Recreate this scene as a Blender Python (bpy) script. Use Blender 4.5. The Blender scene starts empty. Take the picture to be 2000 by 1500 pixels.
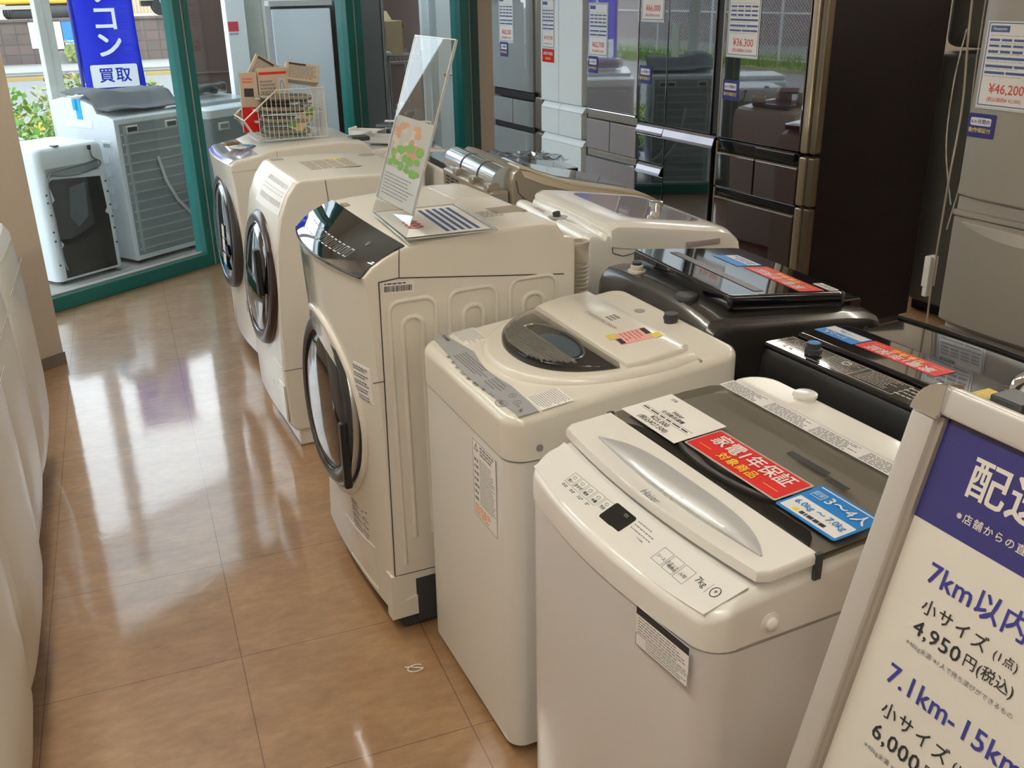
import bpy, bmesh, math, random
from mathutils import Vector, Matrix

sc = bpy.context.scene
COL = sc.collection
R = math.radians
PI = math.pi

# ------------------------------------------------------------------ camera
FPX = 1896.0
cam_d = bpy.data.cameras.new('camera')
cam_d.sensor_fit = 'HORIZONTAL'
cam_d.sensor_width = 36.0
cam_d.lens = FPX / 2000.0 * 36.0
cam_d.clip_start = 0.05
cam_d.clip_end = 300
cam = bpy.data.objects.new('camera', cam_d)
COL.objects.link(cam)
yaw, pit, rol = -0.3676, 0.39315, -0.0185
fw = Vector((-math.sin(yaw) * math.cos(pit), math.cos(yaw) * math.cos(pit), -math.sin(pit)))
rt = Vector((math.cos(yaw), math.sin(yaw), 0))
up = rt.cross(fw)
r2 = rt * math.cos(rol) + up * math.sin(rol)
u2 = up * math.cos(rol) - rt * math.sin(rol)
mw = Matrix((r2, u2, -fw)).transposed().to_4x4()
mw.translation = Vector((0.422, -4.822, 1.7118))
cam.matrix_world = mw
sc.camera = cam

# ------------------------------------------------------------------ sky, sun, exposure
sc.view_settings.view_transform = 'Standard'
sc.view_settings.look = 'None'
sc.view_settings.gamma = 1.0
sc.view_settings.use_curve_mapping = False
sc.view_settings.exposure = 0.1
SKY = 4.0
wd = bpy.data.worlds.new('overcast_sky')
sc.world = wd
wd.use_nodes = True
bg = wd.node_tree.nodes['Background']
bg.inputs['Color'].default_value = (0.86, 0.93, 1.0, 1)
bg.inputs['Strength'].default_value = SKY
sun_d = bpy.data.lights.new('hazy_sun', 'SUN')
sun_d.energy = 1.0
sun_d.angle = R(14)
sun_d.color = (1.0, 0.96, 0.9)
sun = bpy.data.objects.new('hazy_sun', sun_d)
COL.objects.link(sun)
sun.location = (0, 10, 12)
sun.rotation_euler = (R(-28), R(16), 0)
LAMP = 42.0          # emission of the ceiling tubes

# ------------------------------------------------------------------ materials
_m = {}
def mat(name, col=(0.8, 0.8, 0.8), rough=0.5, metal=0.0, coat=0.0, coat_r=0.05, spec=0.5, emit=None,
        noise=0.0, nscale=8.0, bump=0.0, bscale=200.0, trans=0.0, ior=1.45, alpha=1.0, even=False):
    if name in _m:
        return _m[name]
    m = bpy.data.materials.new(name)
    m.use_nodes = True
    nt = m.node_tree
    b = nt.nodes['Principled BSDF']
    b.inputs['Base Color'].default_value = (*col, 1)
    b.inputs['Roughness'].default_value = rough
    b.inputs['Metallic'].default_value = metal
    b.inputs['Specular IOR Level'].default_value = spec
    b.inputs['Coat Weight'].default_value = coat
    b.inputs['Coat Roughness'].default_value = coat_r
    b.inputs['Transmission Weight'].default_value = trans
    b.inputs['IOR'].default_value = ior
    b.inputs['Alpha'].default_value = alpha
    if emit:
        b.inputs['Emission Color'].default_value = (*emit[0], 1)
        b.inputs['Emission Strength'].default_value = emit[1]
    tc = nt.nodes.new('ShaderNodeTexCoord')
    n = nt.nodes.new('ShaderNodeTexNoise')
    n.inputs['Scale'].default_value = nscale
    n.inputs['Detail'].default_value = 5
    nt.links.new(tc.outputs['Object'], n.inputs['Vector'])
    if noise > 0:
        mx = nt.nodes.new('ShaderNodeMix')
        mx.data_type = 'RGBA'
        nt.links.new(n.outputs['Fac'], mx.inputs[0])
        mx.inputs[6].default_value = (*[c * (1 - noise) for c in col], 1)
        mx.inputs[7].default_value = (*[min(1, c * (1 + noise)) for c in col], 1)
        nt.links.new(mx.outputs[2], b.inputs['Base Color'])
    if bump > 0:
        n2 = nt.nodes.new('ShaderNodeTexNoise')
        n2.inputs['Scale'].default_value = bscale
        nt.links.new(tc.outputs['Object'], n2.inputs['Vector'])
        bp = nt.nodes.new('ShaderNodeBump')
        bp.inputs['Strength'].default_value = bump
        bp.inputs['Distance'].default_value = 0.002
        nt.links.new(n2.outputs['Fac'], bp.inputs['Height'])
        nt.links.new(bp.outputs['Normal'], b.inputs['Normal'])
    elif not even:
        # faint unevenness of the gloss
        mr = nt.nodes.new('ShaderNodeMapRange')
        mr.inputs[3].default_value = max(0.0, rough - 0.02)
        mr.inputs[4].default_value = min(1.0, rough + 0.02)
        nt.links.new(n.outputs['Fac'], mr.inputs[0])
        nt.links.new(mr.outputs[0], b.inputs['Roughness'])
    _m[name] = m
    return m

def glassy(name, tint=(1, 1, 1), refl=0.06, through=1.0, rough=0.0):
    """thin clear sheet: mostly see-through, fresnel reflection on top"""
    if name in _m:
        return _m[name]
    m = bpy.data.materials.new(name)
    m.use_nodes = True
    nt = m.node_tree
    nt.nodes.clear()
    out = nt.nodes.new('ShaderNodeOutputMaterial')
    tr = nt.nodes.new('ShaderNodeBsdfTransparent')
    tr.inputs['Color'].default_value = (*[t * through for t in tint], 1)
    gl = nt.nodes.new('ShaderNodeBsdfGlossy')
    gl.inputs['Roughness'].default_value = rough
    lw = nt.nodes.new('ShaderNodeLayerWeight')       # Schlick fresnel, same from both sides of the sheet
    pw = nt.nodes.new('ShaderNodeMath')
    pw.operation = 'POWER'
    pw.inputs[1].default_value = 5.0
    nt.links.new(lw.outputs['Facing'], pw.inputs[0])
    fr = nt.nodes.new('ShaderNodeMapRange')
    fr.inputs[3].default_value = refl
    fr.inputs[4].default_value = 1.0
    nt.links.new(pw.outputs[0], fr.inputs[0])
    mx = nt.nodes.new('ShaderNodeMixShader')
    nt.links.new(fr.outputs[0], mx.inputs[0])
    nt.links.new(tr.outputs[0], mx.inputs[1])
    nt.links.new(gl.outputs[0], mx.inputs[2])
    nt.links.new(mx.outputs[0], out.inputs[0])
    _m[name] = m
    return m

WHITE = mat('white_enamel', (0.80, 0.785, 0.735), 0.28, coat=0.3, coat_r=0.12, even=True)
WHITE_P = mat('white_plastic', (0.83, 0.81, 0.755), 0.24, coat=0.4, coat_r=0.08)
IVORY = mat('ivory_enamel', (0.76, 0.725, 0.64), 0.3, coat=0.3, coat_r=0.12)
IVORY_P = mat('ivory_plastic', (0.78, 0.745, 0.655), 0.25, coat=0.4, coat_r=0.1)
PEARL = mat('pearl_white_metal', (0.76, 0.755, 0.75), 0.3, metal=0.15, coat=0.4, coat_r=0.1, even=True)
LGREY = mat('light_grey_plastic', (0.5, 0.5, 0.48), 0.4, noise=0.03)
SILVER = mat('silver_panel', (0.42, 0.43, 0.45), 0.35, metal=0.35, noise=0.02)
DGREY = mat('dark_grey_plastic', (0.045, 0.047, 0.05), 0.45, noise=0.05)
BLACKP = mat('black_plastic', (0.012, 0.012, 0.013), 0.35, noise=0.05)
BLACKG = mat('black_gloss', (0.006, 0.006, 0.007), 0.06, coat=0.6, coat_r=0.02)
CHAR = mat('charcoal_metallic', (0.05, 0.046, 0.042), 0.26, metal=0.4, coat=0.5, coat_r=0.08, noise=0.05)
SEAM = mat('seam_shadow_gap', (0.05, 0.048, 0.045), 0.7, noise=0.1)
LINE = mat('seam_line', (0.33, 0.31, 0.28), 0.6, noise=0.1)
CHROME = mat('chrome', (0.85, 0.86, 0.87), 0.06, metal=1.0)
STEEL = mat('brushed_steel', (0.5, 0.49, 0.46), 0.32, metal=0.9, noise=0.06, nscale=40)
CHAMP = mat('champagne_metal', (0.36, 0.32, 0.26), 0.32, metal=0.5, coat=0.3, noise=0.03)
CHAMP_L = mat('light_champagne', (0.62, 0.54, 0.4), 0.35, metal=0.25, coat=0.3, noise=0.03)
PAPER = mat('paper_white', (0.84, 0.82, 0.77), 0.6, noise=0.02)
PAPER_B = mat('paper_laminated', (0.85, 0.84, 0.82), 0.25, coat=0.4, noise=0.02)
INK = mat('ink_black', (0.03, 0.03, 0.032), 0.55, noise=0.05)
INK_G = mat('ink_grey', (0.2, 0.2, 0.2), 0.6, noise=0.05)
RED = mat('print_red', (0.60, 0.018, 0.016), 0.45, spec=0.25, noise=0.03)
REDTXT = mat('print_red_text', (0.7, 0.07, 0.06), 0.5, noise=0.03)
YELLOW = mat('print_yellow', (0.85, 0.62, 0.05), 0.45, noise=0.03)
BLUE = mat('print_blue', (0.012, 0.19, 0.55), 0.45, spec=0.25, noise=0.03)
NAVY = mat('print_navy', (0.035, 0.035, 0.22), 0.3, coat=0.4, coat_r=0.04, noise=0.04)
NAVYTXT = mat('print_navy_text', (0.045, 0.045, 0.25), 0.5, noise=0.03)
BAND = mat('print_blue_band', (0.07, 0.12, 0.3), 0.5, noise=0.05)
PINK = mat('paper_pink', (0.8, 0.4, 0.36), 0.6, noise=0.03)
TAPEY = mat('tape_yellow', (0.75, 0.62, 0.12), 0.5, noise=0.05)
ORANGE = mat('print_orange', (0.8, 0.3, 0.1), 0.5, noise=0.05)
SMOKE = glassy('smoked_glass', (0.64, 0.62, 0.59), 0.04)
SMOKE_D = glassy('dark_smoked_glass', (0.07, 0.07, 0.08), 0.09)
ACRYL = glassy('clear_acrylic', (0.95, 0.965, 0.965), 0.022)
PANE = glassy('window_glass', (0.95, 0.98, 0.975), 0.03)
TEAL = mat('teal_painted_frame', (0.003, 0.125, 0.11), 0.35, coat=0.2, noise=0.06, nscale=3)
TEAL_D = mat('dark_teal_gasket', (0.004, 0.04, 0.036), 0.5, noise=0.06)
RUBBER = mat('grey_gasket', (0.28, 0.27, 0.25), 0.6, noise=0.05)
CARD = mat('cardboard', (0.42, 0.3, 0.17), 0.75, noise=0.08, nscale=12)
BRONZE = mat('bronze_trim', (0.11, 0.075, 0.055), 0.18, metal=0.8, coat=0.4, noise=0.04)
DOORGL = mat('dark_door_glass', (0.014, 0.013, 0.016), 0.03, coat=0.7, coat_r=0.01, spec=0.7)

# ------------------------------------------------------------------ mesh helpers
def new_obj(name, me, parent=None, M=None):
    o = bpy.data.objects.new(name, me)
    COL.objects.link(o)
    if parent is not None:
        o.parent = parent
    if M is not None:
        o.matrix_local = M
    return o

def mesh_obj(name, verts, faces, m, parent=None, M=None, smooth=None):
    me = bpy.data.meshes.new(name)
    me.from_pydata([tuple(v) for v in verts], [], faces)
    bm = bmesh.new()
    bm.from_mesh(me)
    bmesh.ops.recalc_face_normals(bm, faces=bm.faces)
    bm.to_mesh(me)
    bm.free()
    if isinstance(m, (list, tuple)):
        for q in m:
            me.materials.append(q)
    else:
        me.materials.append(m)
    if smooth:
        me.polygons.foreach_set('use_smooth', [True] * len(me.polygons))
        me.set_sharp_from_angle(angle=R(smooth))
    me.update()
    o = new_obj(name, me, parent, M)
    if smooth and smooth <= 45:
        wn = o.modifiers.new('flat_faces_stay_flat', 'WEIGHTED_NORMAL')
        wn.keep_sharp = True
    return o

class Geo:
    """collects simple shapes into one mesh"""
    def __init__(s):
        s.v = []
        s.f = []
    def add(s, v, f):
        k = len(s.v)
        s.v += [Vector(p) for p in v]
        s.f += [tuple(i + k for i in q) for q in f]
        return s
    def box(s, x0, x1, y0, y1, z0, z1, M=None, r=0.0, seg=2):
        if r > 0:
            bm = bmesh.new()
            bmesh.ops.create_cube(bm, size=1)
            for v in bm.verts:
                v.co = Vector((x0 + (v.co.x + .5) * (x1 - x0), y0 + (v.co.y + .5) * (y1 - y0), z0 + (v.co.z + .5) * (z1 - z0)))
            bmesh.ops.bevel(bm, geom=list(bm.edges), offset=r, segments=seg, profile=0.5, affect='EDGES')
            vs = [v.co.copy() for v in bm.verts]
            bm.verts.index_update()
            fs = [[v.index for v in f.verts] for f in bm.faces]
            bm.free()
        else:
            vs = [Vector((x, y, z)) for x in (x0, x1) for y in (y0, y1) for z in (z0, z1)]
            fs = [(0, 1, 3, 2), (4, 6, 7, 5), (0, 4, 5, 1), (2, 3, 7, 6), (0, 2, 6, 4), (1, 5, 7, 3)]
        if M is not None:
            vs = [M @ v for v in vs]
        return s.add(vs, fs)
    def tube(s, pts, r, n=8, closed=False):
        pts = [Vector(p) for p in pts]
        L = len(pts)
        rings = []
        prev = None
        for i, p in enumerate(pts):
            if closed:
                t = (pts[(i + 1) % L] - pts[i - 1])
            else:
                t = pts[min(i + 1, L - 1)] - pts[max(i - 1, 0)]
            t.normalize()
            if prev is None:
                a = Vector((0, 0, 1)) if abs(t.z) < 0.9 else Vector((1, 0, 0))
                u = t.cross(a).normalized()
            else:
                u = (prev - t * prev.dot(t)).normalized()
            prev = u
            w = t.cross(u)
            rr_ = r[i] if isinstance(r, (list, tuple)) else r
            rings.append([p + (u * math.cos(2 * PI * k / n) + w * math.sin(2 * PI * k / n)) * rr_ for k in range(n)])
        vs = [q for rg in rings for q in rg]
        fs = []
        M_ = L if closed else L - 1
        for i in range(M_):
            j = (i + 1) % L
            for k in range(n):
                fs.append((i * n + k, i * n + (k + 1) % n, j * n + (k + 1) % n, j * n + k))
        if not closed:
            fs.append(tuple(range(n)))
            fs.append(tuple((L - 1) * n + k for k in range(n)))
        return s.add(vs, fs)
    def cyl(s, p0, p1, r0, r1=None, n=20):
        return s.tube([p0, p1], [r0, r0 if r1 is None else r1], n)
    def poly(s, pts, d):
        """flat polygon (list of 3d points) thickened by vector d"""
        pts = [Vector(p) for p in pts]
        d = Vector(d)
        n = len(pts)
        vs = pts + [p + d for p in pts]
        fs = [tuple(range(n)), tuple(range(n, 2 * n))] + [(i, (i + 1) % n, n + (i + 1) % n, n + i) for i in range(n)]
        return s.add(vs, fs)
    def lathe(s, prof, M=None, n=32):
        """prof: list of (r, h); axis = local z of M"""
        M = M or Matrix()
        vs = []
        for (r, h) in prof:
            for k in range(n):
                a = 2 * PI * k / n
                vs.append(M @ Vector((r * math.cos(a), r * math.sin(a), h)))
        fs = []
        for i in range(len(prof) - 1):
            for k in range(n):
                fs.append((i * n + k, i * n + (k + 1) % n, (i + 1) * n + (k + 1) % n, (i + 1) * n + k))
        fs.append(tuple(range(n)))
        fs.append(tuple((len(prof) - 1) * n + k for k in range(n)))
        return s.add(vs, fs)
    def loft(s, rings, closed=True, cap=True):
        n = len(rings[0])
        vs = [Vector(p) for rg in rings for p in rg]
        fs = []
        for i in range(len(rings) - 1):
            for k in range(n if closed else n - 1):
                fs.append((i * n + k, i * n + (k + 1) % n, (i + 1) * n + (k + 1) % n, (i + 1) * n + k))
        if cap and closed:
            fs.append(tuple(range(n)))
            fs.append(tuple((len(rings) - 1) * n + k for k in range(n)))
        return s.add(vs, fs)
    def build(s, name, m, parent=None, M=None, smooth=None):
        return mesh_obj(name, s.v, s.f, m, parent, M, smooth)

def box(name, x0, x1, y0, y1, z0, z1, m, parent=None, M=None, r=0.0, seg=2):
    return Geo().box(x0, x1, y0, y1, z0, z1, None, r, seg).build(name, m, parent, M, 35 if r else None)

def rr(x0, x1, y0, y1, r, n=5):
    """rounded rectangle, r may be 4 radii (x0y0, x1y0, x1y1, x0y1)"""
    if not isinstance(r, (list, tuple)):
        r = (r,) * 4
    out = []
    for (cx, cy, sx, sy, a0, q) in ((x0, y0, 1, 1, PI, r[0]), (x1, y0, -1, 1, 1.5 * PI, r[1]), (x1, y1, -1, -1, 0, r[2]), (x0, y1, 1, -1, .5 * PI, r[3])):
        for i in range(n + 1):
            a = a0 + i / n * PI / 2
            out.append((cx + sx * q + q * math.cos(a), cy + sy * q + q * math.sin(a)))
    return out

def thing(name, label, cat, loc=(0, 0, 0), rotz=0.0, group=None, parentless=True):
    o = bpy.data.objects.new(name, None)
    o.empty_display_size = 0.1
    COL.objects.link(o)
    o.location = loc
    o.rotation_euler = (0, 0, R(rotz))
    o['label'] = label
    o['category'] = cat
    if group:
        o['group'] = group
    return o

def tag(o, label, cat, group=None):
    o['label'] = label
    o['category'] = cat
    if group:
        o['group'] = group
    return o

def struct(o):
    o['kind'] = 'structure'
    return o

def frame(o, ex, ey):
    ex = Vector(ex).normalized()
    ey = Vector(ey)
    ey = (ey - ex * ey.dot(ex)).normalized()
    n = ex.cross(ey)
    M = Matrix((ex, ey, n)).transposed().to_4x4()
    M.translation = Vector(o)
    return M

_texts = []
def text(s, size, M, m, parent=None, name='lettering', bold=0.0, align='LEFT', sx=1.0, space=1.0, lift=0.0006, ls=1.0):
    _texts.append((s, size, M @ Matrix.Translation((0, 0, lift)), m, parent, name, bold, align, sx, space, ls))

def flush_texts():
    tmp = []
    for (s, size, M, m, parent, name, bold, align, sx, space, ls) in _texts:
        cu = bpy.data.curves.new('t', 'FONT')
        cu.body = s
        cu.size = size
        cu.resolution_u = 2
        cu.align_x = align
        cu.align_y = 'CENTER'
        cu.space_character = space
        cu.space_line = ls
        o = bpy.data.objects.new('t', cu)
        COL.objects.link(o)
        tmp.append(o)
    bpy.context.view_layer.update()
    dg = bpy.context.evaluated_depsgraph_get()
    for o, (s, size, M, m, parent, name, bold, align, sx, space, ls) in zip(tmp, _texts):
        me0 = bpy.data.meshes.new_from_object(o.evaluated_get(dg))
        vs = [v.co.copy() for v in me0.vertices]
        fs = [tuple(q.vertices) for q in me0.polygons]
        bpy.data.meshes.remove(me0)
        d = bold * size * .5
        g = Geo()
        # heavier strokes: the same glyphs laid over each other, slightly shifted
        for i, (dx, dy) in enumerate(((0, 0),) if bold <= 0 else ((d, d), (-d, d), (d, -d), (-d, -d))):
            g.add([v + Vector((dx, dy, i * .00002)) for v in vs], fs)
        me = bpy.data.meshes.new(name)
        me.from_pydata([tuple(v) for v in g.v], [], g.f)
        me.materials.append(m)
        new_obj(name, me, parent, M @ Matrix.Diagonal((sx, 1, 1, 1)))
    for o in tmp:
        cu = o.data
        bpy.data.objects.remove(o)
        bpy.data.curves.remove(cu)

def sheet(name, w, h, m, M, parent=None, t=0.0006, r=0.0):
    """thin sheet with its lower left corner at the frame origin"""
    g = Geo()
    if r > 0:
        pts = rr(0, w, 0, h, r, 4)
        g.poly([(x, y, 0) for x, y in pts], (0, 0, t))
    else:
        g.box(0, w, 0, h, 0, t)
    return g.build(name, m, parent, M)

def bars(name, rects, m, M, parent=None, z=0.0008, t=0.0002):
    g = Geo()
    for (x0, x1, y0, y1) in rects:
        g.box(x0, x1, y0, y1, z, z + t)
    return g.build(name, m, parent, M)

def print_rows(x0, y0, w, h, rows, seed, fill=0.55, word=0.05, gap=0.25):
    """unreadably small print: word-sized dashes in rows"""
    rnd = random.Random(seed)
    out = []
    ph = h / rows
    for i in range(rows):
        yy = y0 + h - (i + 1) * ph
        x = x0
        end = x0 + w * rnd.uniform(0.7, 1.0)
        while x < end:
            l = word * rnd.uniform(0.4, 1.5)
            out.append((x, min(x + l, x0 + w), yy + ph * (1 - fill) / 2, yy + ph * (1 + fill) / 2))
            x += l + word * gap
    return out

def fine_print(M, w, h, rows, seed, parent, m=None, word=0.012, name='fine_print', x0=0.0, y0=0.0, fill=0.5, z=0.0008):
    return bars(name, print_rows(x0, y0, w, h, rows, seed, fill, word), m or INK_G, M, parent, z)

def outline(x0, x1, y0, y1, t):
    return [(x0, x1, y0, y0 + t), (x0, x1, y1 - t, y1), (x0, x0 + t, y0, y1), (x1 - t, x1, y0, y1)]

def copy_tree(o, parent=None):
    c = o.copy()
    COL.objects.link(c)
    c.parent = parent
    if parent is not None:
        c.matrix_parent_inverse = o.matrix_parent_inverse.copy()
    for ch in o.children:
        copy_tree(ch, c)
    return c

def catenary(pts, n=6):
    out = []
    P = [Vector(p) for p in pts]
    for i in range(len(P) - 1):
        a0, a1, a2, a3 = P[max(0, i - 1)], P[i], P[i + 1], P[min(len(P) - 1, i + 2)]
        for k in range(n):
            t = k / n
            out.append(.5 * ((2 * a1) + (a2 - a0) * t + (2 * a0 - 5 * a1 + 4 * a2 - a3) * t * t + (3 * a1 - a0 - 3 * a2 + a3) * t ** 3))
    out.append(P[-1])
    return out
# ================================================================== the room
WA = Vector((-0.101, 1.141, 0))                     # window line: start point, along, outward
WU = Vector((math.cos(R(35.94)), math.sin(R(35.94)), 0))
WN = Vector((-WU.y, WU.x, 0))
def WM(s, off=0.0, z=0.0):                          # frame on the window line: x along, y outward
    M = Matrix((WU, WN, Vector((0, 0, 1)))).transposed().to_4x4()
    M.translation = WA + WU * s + WN * off + Vector((0, 0, z))
    return M
HEAD = 2.35
CEIL = 2.65

# ---- floor: brown marbled vinyl tiles, waxed
fm = bpy.data.materials.new('waxed_brown_vinyl_tile')
fm.use_nodes = True
nt = fm.node_tree
b = nt.nodes['Principled BSDF']
tc = nt.nodes.new('ShaderNodeTexCoord')
mp = nt.nodes.new('ShaderNodeMapping')
mp.inputs['Scale'].default_value = (1.6, 2.9, 1)
mp.inputs['Rotation'].default_value = (0, 0, R(12))
nt.links.new(tc.outputs['Object'], mp.inputs['Vector'])
n1 = nt.nodes.new('ShaderNodeTexNoise')
n1.inputs['Scale'].default_value = 3.0
n1.inputs['Detail'].default_value = 9
n1.inputs['Roughness'].default_value = 0.68
n1.inputs['Distortion'].default_value = 0.35
nt.links.new(mp.outputs[0], n1.inputs['Vector'])
n2 = nt.nodes.new('ShaderNodeTexNoise')
n2.inputs['Scale'].default_value = 14
n2.inputs['Detail'].default_value = 6
nt.links.new(mp.outputs[0], n2.inputs['Vector'])
mxn = nt.nodes.new('ShaderNodeMix')
mxn.inputs[0].default_value = 0.35
nt.links.new(n1.outputs['Fac'], mxn.inputs[2])
nt.links.new(n2.outputs['Fac'], mxn.inputs[3])
cr = nt.nodes.new('ShaderNodeValToRGB')
cr.color_ramp.elements[0].position = 0.32
cr.color_ramp.elements[0].color = (0.228, 0.121, 0.052, 1)
cr.color_ramp.elements[1].position = 0.68
cr.color_ramp.elements[1].color = (0.405, 0.244, 0.120, 1)
e = cr.color_ramp.elements.new(0.5)
e.color = (0.312, 0.175, 0.080, 1)
nt.links.new(mxn.outputs[0], cr.inputs[0])
# tile joints every 0.5 m
bk = nt.nodes.new('ShaderNodeTexBrick')
bk.offset = 0.0
bk.inputs['Scale'].default_value = 1.0
bk.inputs['Brick Width'].default_value = 0.5
bk.inputs['Row Height'].default_value = 0.5
bk.inputs['Mortar Size'].default_value = 0.0016
bk.inputs['Mortar Smooth'].default_value = 0.3
bk.inputs['Color1'].default_value = (1, 1, 1, 1)
bk.inputs['Color2'].default_value = (0.93, 0.93, 0.93, 1)
bk.inputs['Mortar'].default_value = (0.42, 0.38, 0.36, 1)
nt.links.new(tc.outputs['Object'], bk.inputs['Vector'])
ml = nt.nodes.new('ShaderNodeMix')
ml.data_type = 'RGBA'
ml.blend_type = 'MULTIPLY'
ml.inputs[0].default_value = 1.0
nt.links.new(cr.outputs[0], ml.inputs[6])
nt.links.new(bk.outputs['Color'], ml.inputs[7])
nt.links.new(ml.outputs[2], b.inputs['Base Color'])
b.inputs['Roughness'].default_value = 0.42
b.inputs['Coat Weight'].default_value = 1.0
b.inputs['Coat IOR'].default_value = 1.7
b.inputs['Coat Roughness'].default_value = 0.08
n3 = nt.nodes.new('ShaderNodeTexNoise')
n3.inputs['Scale'].default_value = 26
n3.inputs['Detail'].default_value = 4
nt.links.new(tc.outputs['Object'], n3.inputs['Vector'])
bp = nt.nodes.new('ShaderNodeBump')
bp.inputs['Strength'].default_value = 0.05
bp.inputs['Distance'].default_value = 0.004
nt.links.new(n3.outputs['Fac'], bp.inputs['Height'])
nt.links.new(bp.outputs['Normal'], b.inputs['Coat Normal'])

WALLM = mat('cream_wall_paper', (0.44, 0.375, 0.295), 0.75, noise=0.02, nscale=30, bump=0.25, bscale=160)
CEILM = mat('ceiling_board', (0.78, 0.74, 0.66), 0.85, noise=0.02, bump=0.2, bscale=90)
BASEM = mat('grey_brown_baseboard', (0.16, 0.125, 0.10), 0.5, noise=0.05)
DARKW = mat('outer_brown_cladding', (0.075, 0.045, 0.035), 0.7, noise=0.15, nscale=4)

def wpoly(pts, z0, z1, name, m):
    g = Geo()
    g.poly([(x, y, z0) for x, y in pts], (0, 0, z1 - z0))
    return g.build(name, m)
# floor outline inside the storefront
pe = WA + WU * 5.6
ps = WA - WU * 2.6
g = Geo()
g.poly([(ps.x, ps.y, -0.06), (ps.x, -7.0, -0.06), (5.2, -7.0, -0.06), (5.2, pe.y, -0.06), (pe.x, pe.y, -0.06)], (0, 0, 0.06))
struct(g.build('floor', fm))
g = Geo()
g.poly([(ps.x, ps.y, CEIL), (ps.x, -7.0, CEIL), (5.2, -7.0, CEIL), (5.2, pe.y, CEIL), (pe.x, pe.y, CEIL)], (0, 0, 0.08))
struct(g.build('ceiling', CEILM))
struct(wpoly([(5.2, -7.0), (5.3, -7.0), (5.3, pe.y), (5.2, pe.y)], 0, CEIL, 'wall_right', WALLM))
struct(wpoly([(ps.x, -7.1), (5.3, -7.1), (5.3, -7.0), (ps.x, -7.0)], 0, CEIL, 'wall_behind', WALLM))
struct(wpoly([(ps.x - .1, -7.1), (ps.x, -7.1), (ps.x, ps.y), (ps.x - .1, ps.y)], 0, CEIL, 'wall_left', WALLM))
# wall above the storefront glass and the piece right of it
g = Geo()
g.box(-2.6, 5.6, -0.06, 0.10, HEAD + 0.05, CEIL + 0.08)
struct(g.build('wall_front', WALLM, None, WM(0)))
g = Geo()
g.box(4.335, 5.6, -0.03, 0.10, 0, HEAD + 0.05)
struct(g.build('wall_back', WALLM, None, WM(0)))

# pillar at the left, cream wallpaper with a grey baseboard
MP = Matrix((WU, WN, Vector((0, 0, 1)))).transposed().to_4x4()
MP.translation = Vector((-0.024, 0.171, 0))
g = Geo()
g.box(-0.62, 0, 0, 0.46, 0, CEIL)
struct(g.build('wall_pillar', WALLM, None, MP))
g = Geo()
g.box(-0.622, 0.006, -0.006, 0, 0, 0.062)
g.box(0, 0.006, 0, 0.46, 0, 0.062)
struct(g.build('baseboard_pillar', BASEM, None, MP))

# storefront: teal frame
def teal_post(name, s0, s1, depth0, depth1, z0=0.0, z1=HEAD):
    g = Geo()
    g.box(s0, s1, depth0, depth1, z0, z1, None, 0.004, 1)
    return struct(g.build(name, TEAL, None, WM(0), 35))
post_s = [(-1.42, -1.28), (1.092, 1.205), (2.635, 2.80), (4.06, 4.32)]
for i, (a, b_) in enumerate(post_s):
    mid = a + (b_ - a) * 0.5
    o = teal_post('trim_%d' % (i + 1), a, b_, -0.05, 0.06)
    g = Geo()
    g.box(mid - 0.006, mid + 0.004, -0.0525, -0.05, 0, HEAD)
    g.build('gasket', RUBBER, o, Matrix())
    g = Geo()
    g.box(mid + 0.012, b_ - 0.004, -0.0515, -0.05, 0, HEAD)
    g.build('recessed_channel', TEAL_D if i == 3 else TEAL, o, Matrix())
k = 0
for i in range(len(post_s) - 1):
    a, b_ = post_s[i][1], post_s[i + 1][0]
    o = Geo().box(a - 0.01, b_ + 0.01, -0.05, 0.055, 0, 0.082, None, 0.004, 1).build('trim_%d' % (i + 11), TEAL, None, WM(0), 35)
    struct(o)
    g = Geo()
    g.box(a, b_, -0.015, 0.02, 0.082, 0.092)
    g.build('gasket', RUBBER, o, Matrix())
    o = Geo().box(a - 0.01, b_ + 0.01, -0.05, 0.055, HEAD - 0.03, HEAD + 0.06, None, 0.004, 1).build('trim_%d' % (i + 21), TEAL, None, WM(0), 35)
    struct(o)
    o = Geo().box(a, b_, 0.0, 0.006, 0.088, HEAD - 0.02).build('window_%d' % (i + 1), PANE, None, WM(0))
    struct(o)

# unseen porch canopy, inferred from its pole, sized and made translucent to shape daylight
CAN = mat('canopy_sheet', (.75, .77, .78), .6, noise=.04)
cn = CAN.node_tree
tl = cn.nodes.new('ShaderNodeBsdfTranslucent')
tl.inputs['Color'].default_value = (.8, .84, .86, 1)
mxs = cn.nodes.new('ShaderNodeMixShader')
mxs.inputs[0].default_value = .75
cn.links.new(cn.nodes['Principled BSDF'].outputs[0], mxs.inputs[1])
cn.links.new(tl.outputs[0], mxs.inputs[2])
cn.links.new(mxs.outputs[0], cn.nodes['Material Output'].inputs[0])
struct(Geo().box(-2.6, 5.6, .11, 2.0, 2.9, 2.95).box(-2.6, 5.6, 1.94, 2.0, 2.82, 2.9).build('unseen_canopy_roof', CAN, None, WM(0)))
struct(Geo().box(-2.6, 5.6, -.06, .11, CEIL + .08, 3.3).build('wall_front_upper', CAN, None, WM(0)))

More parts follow.
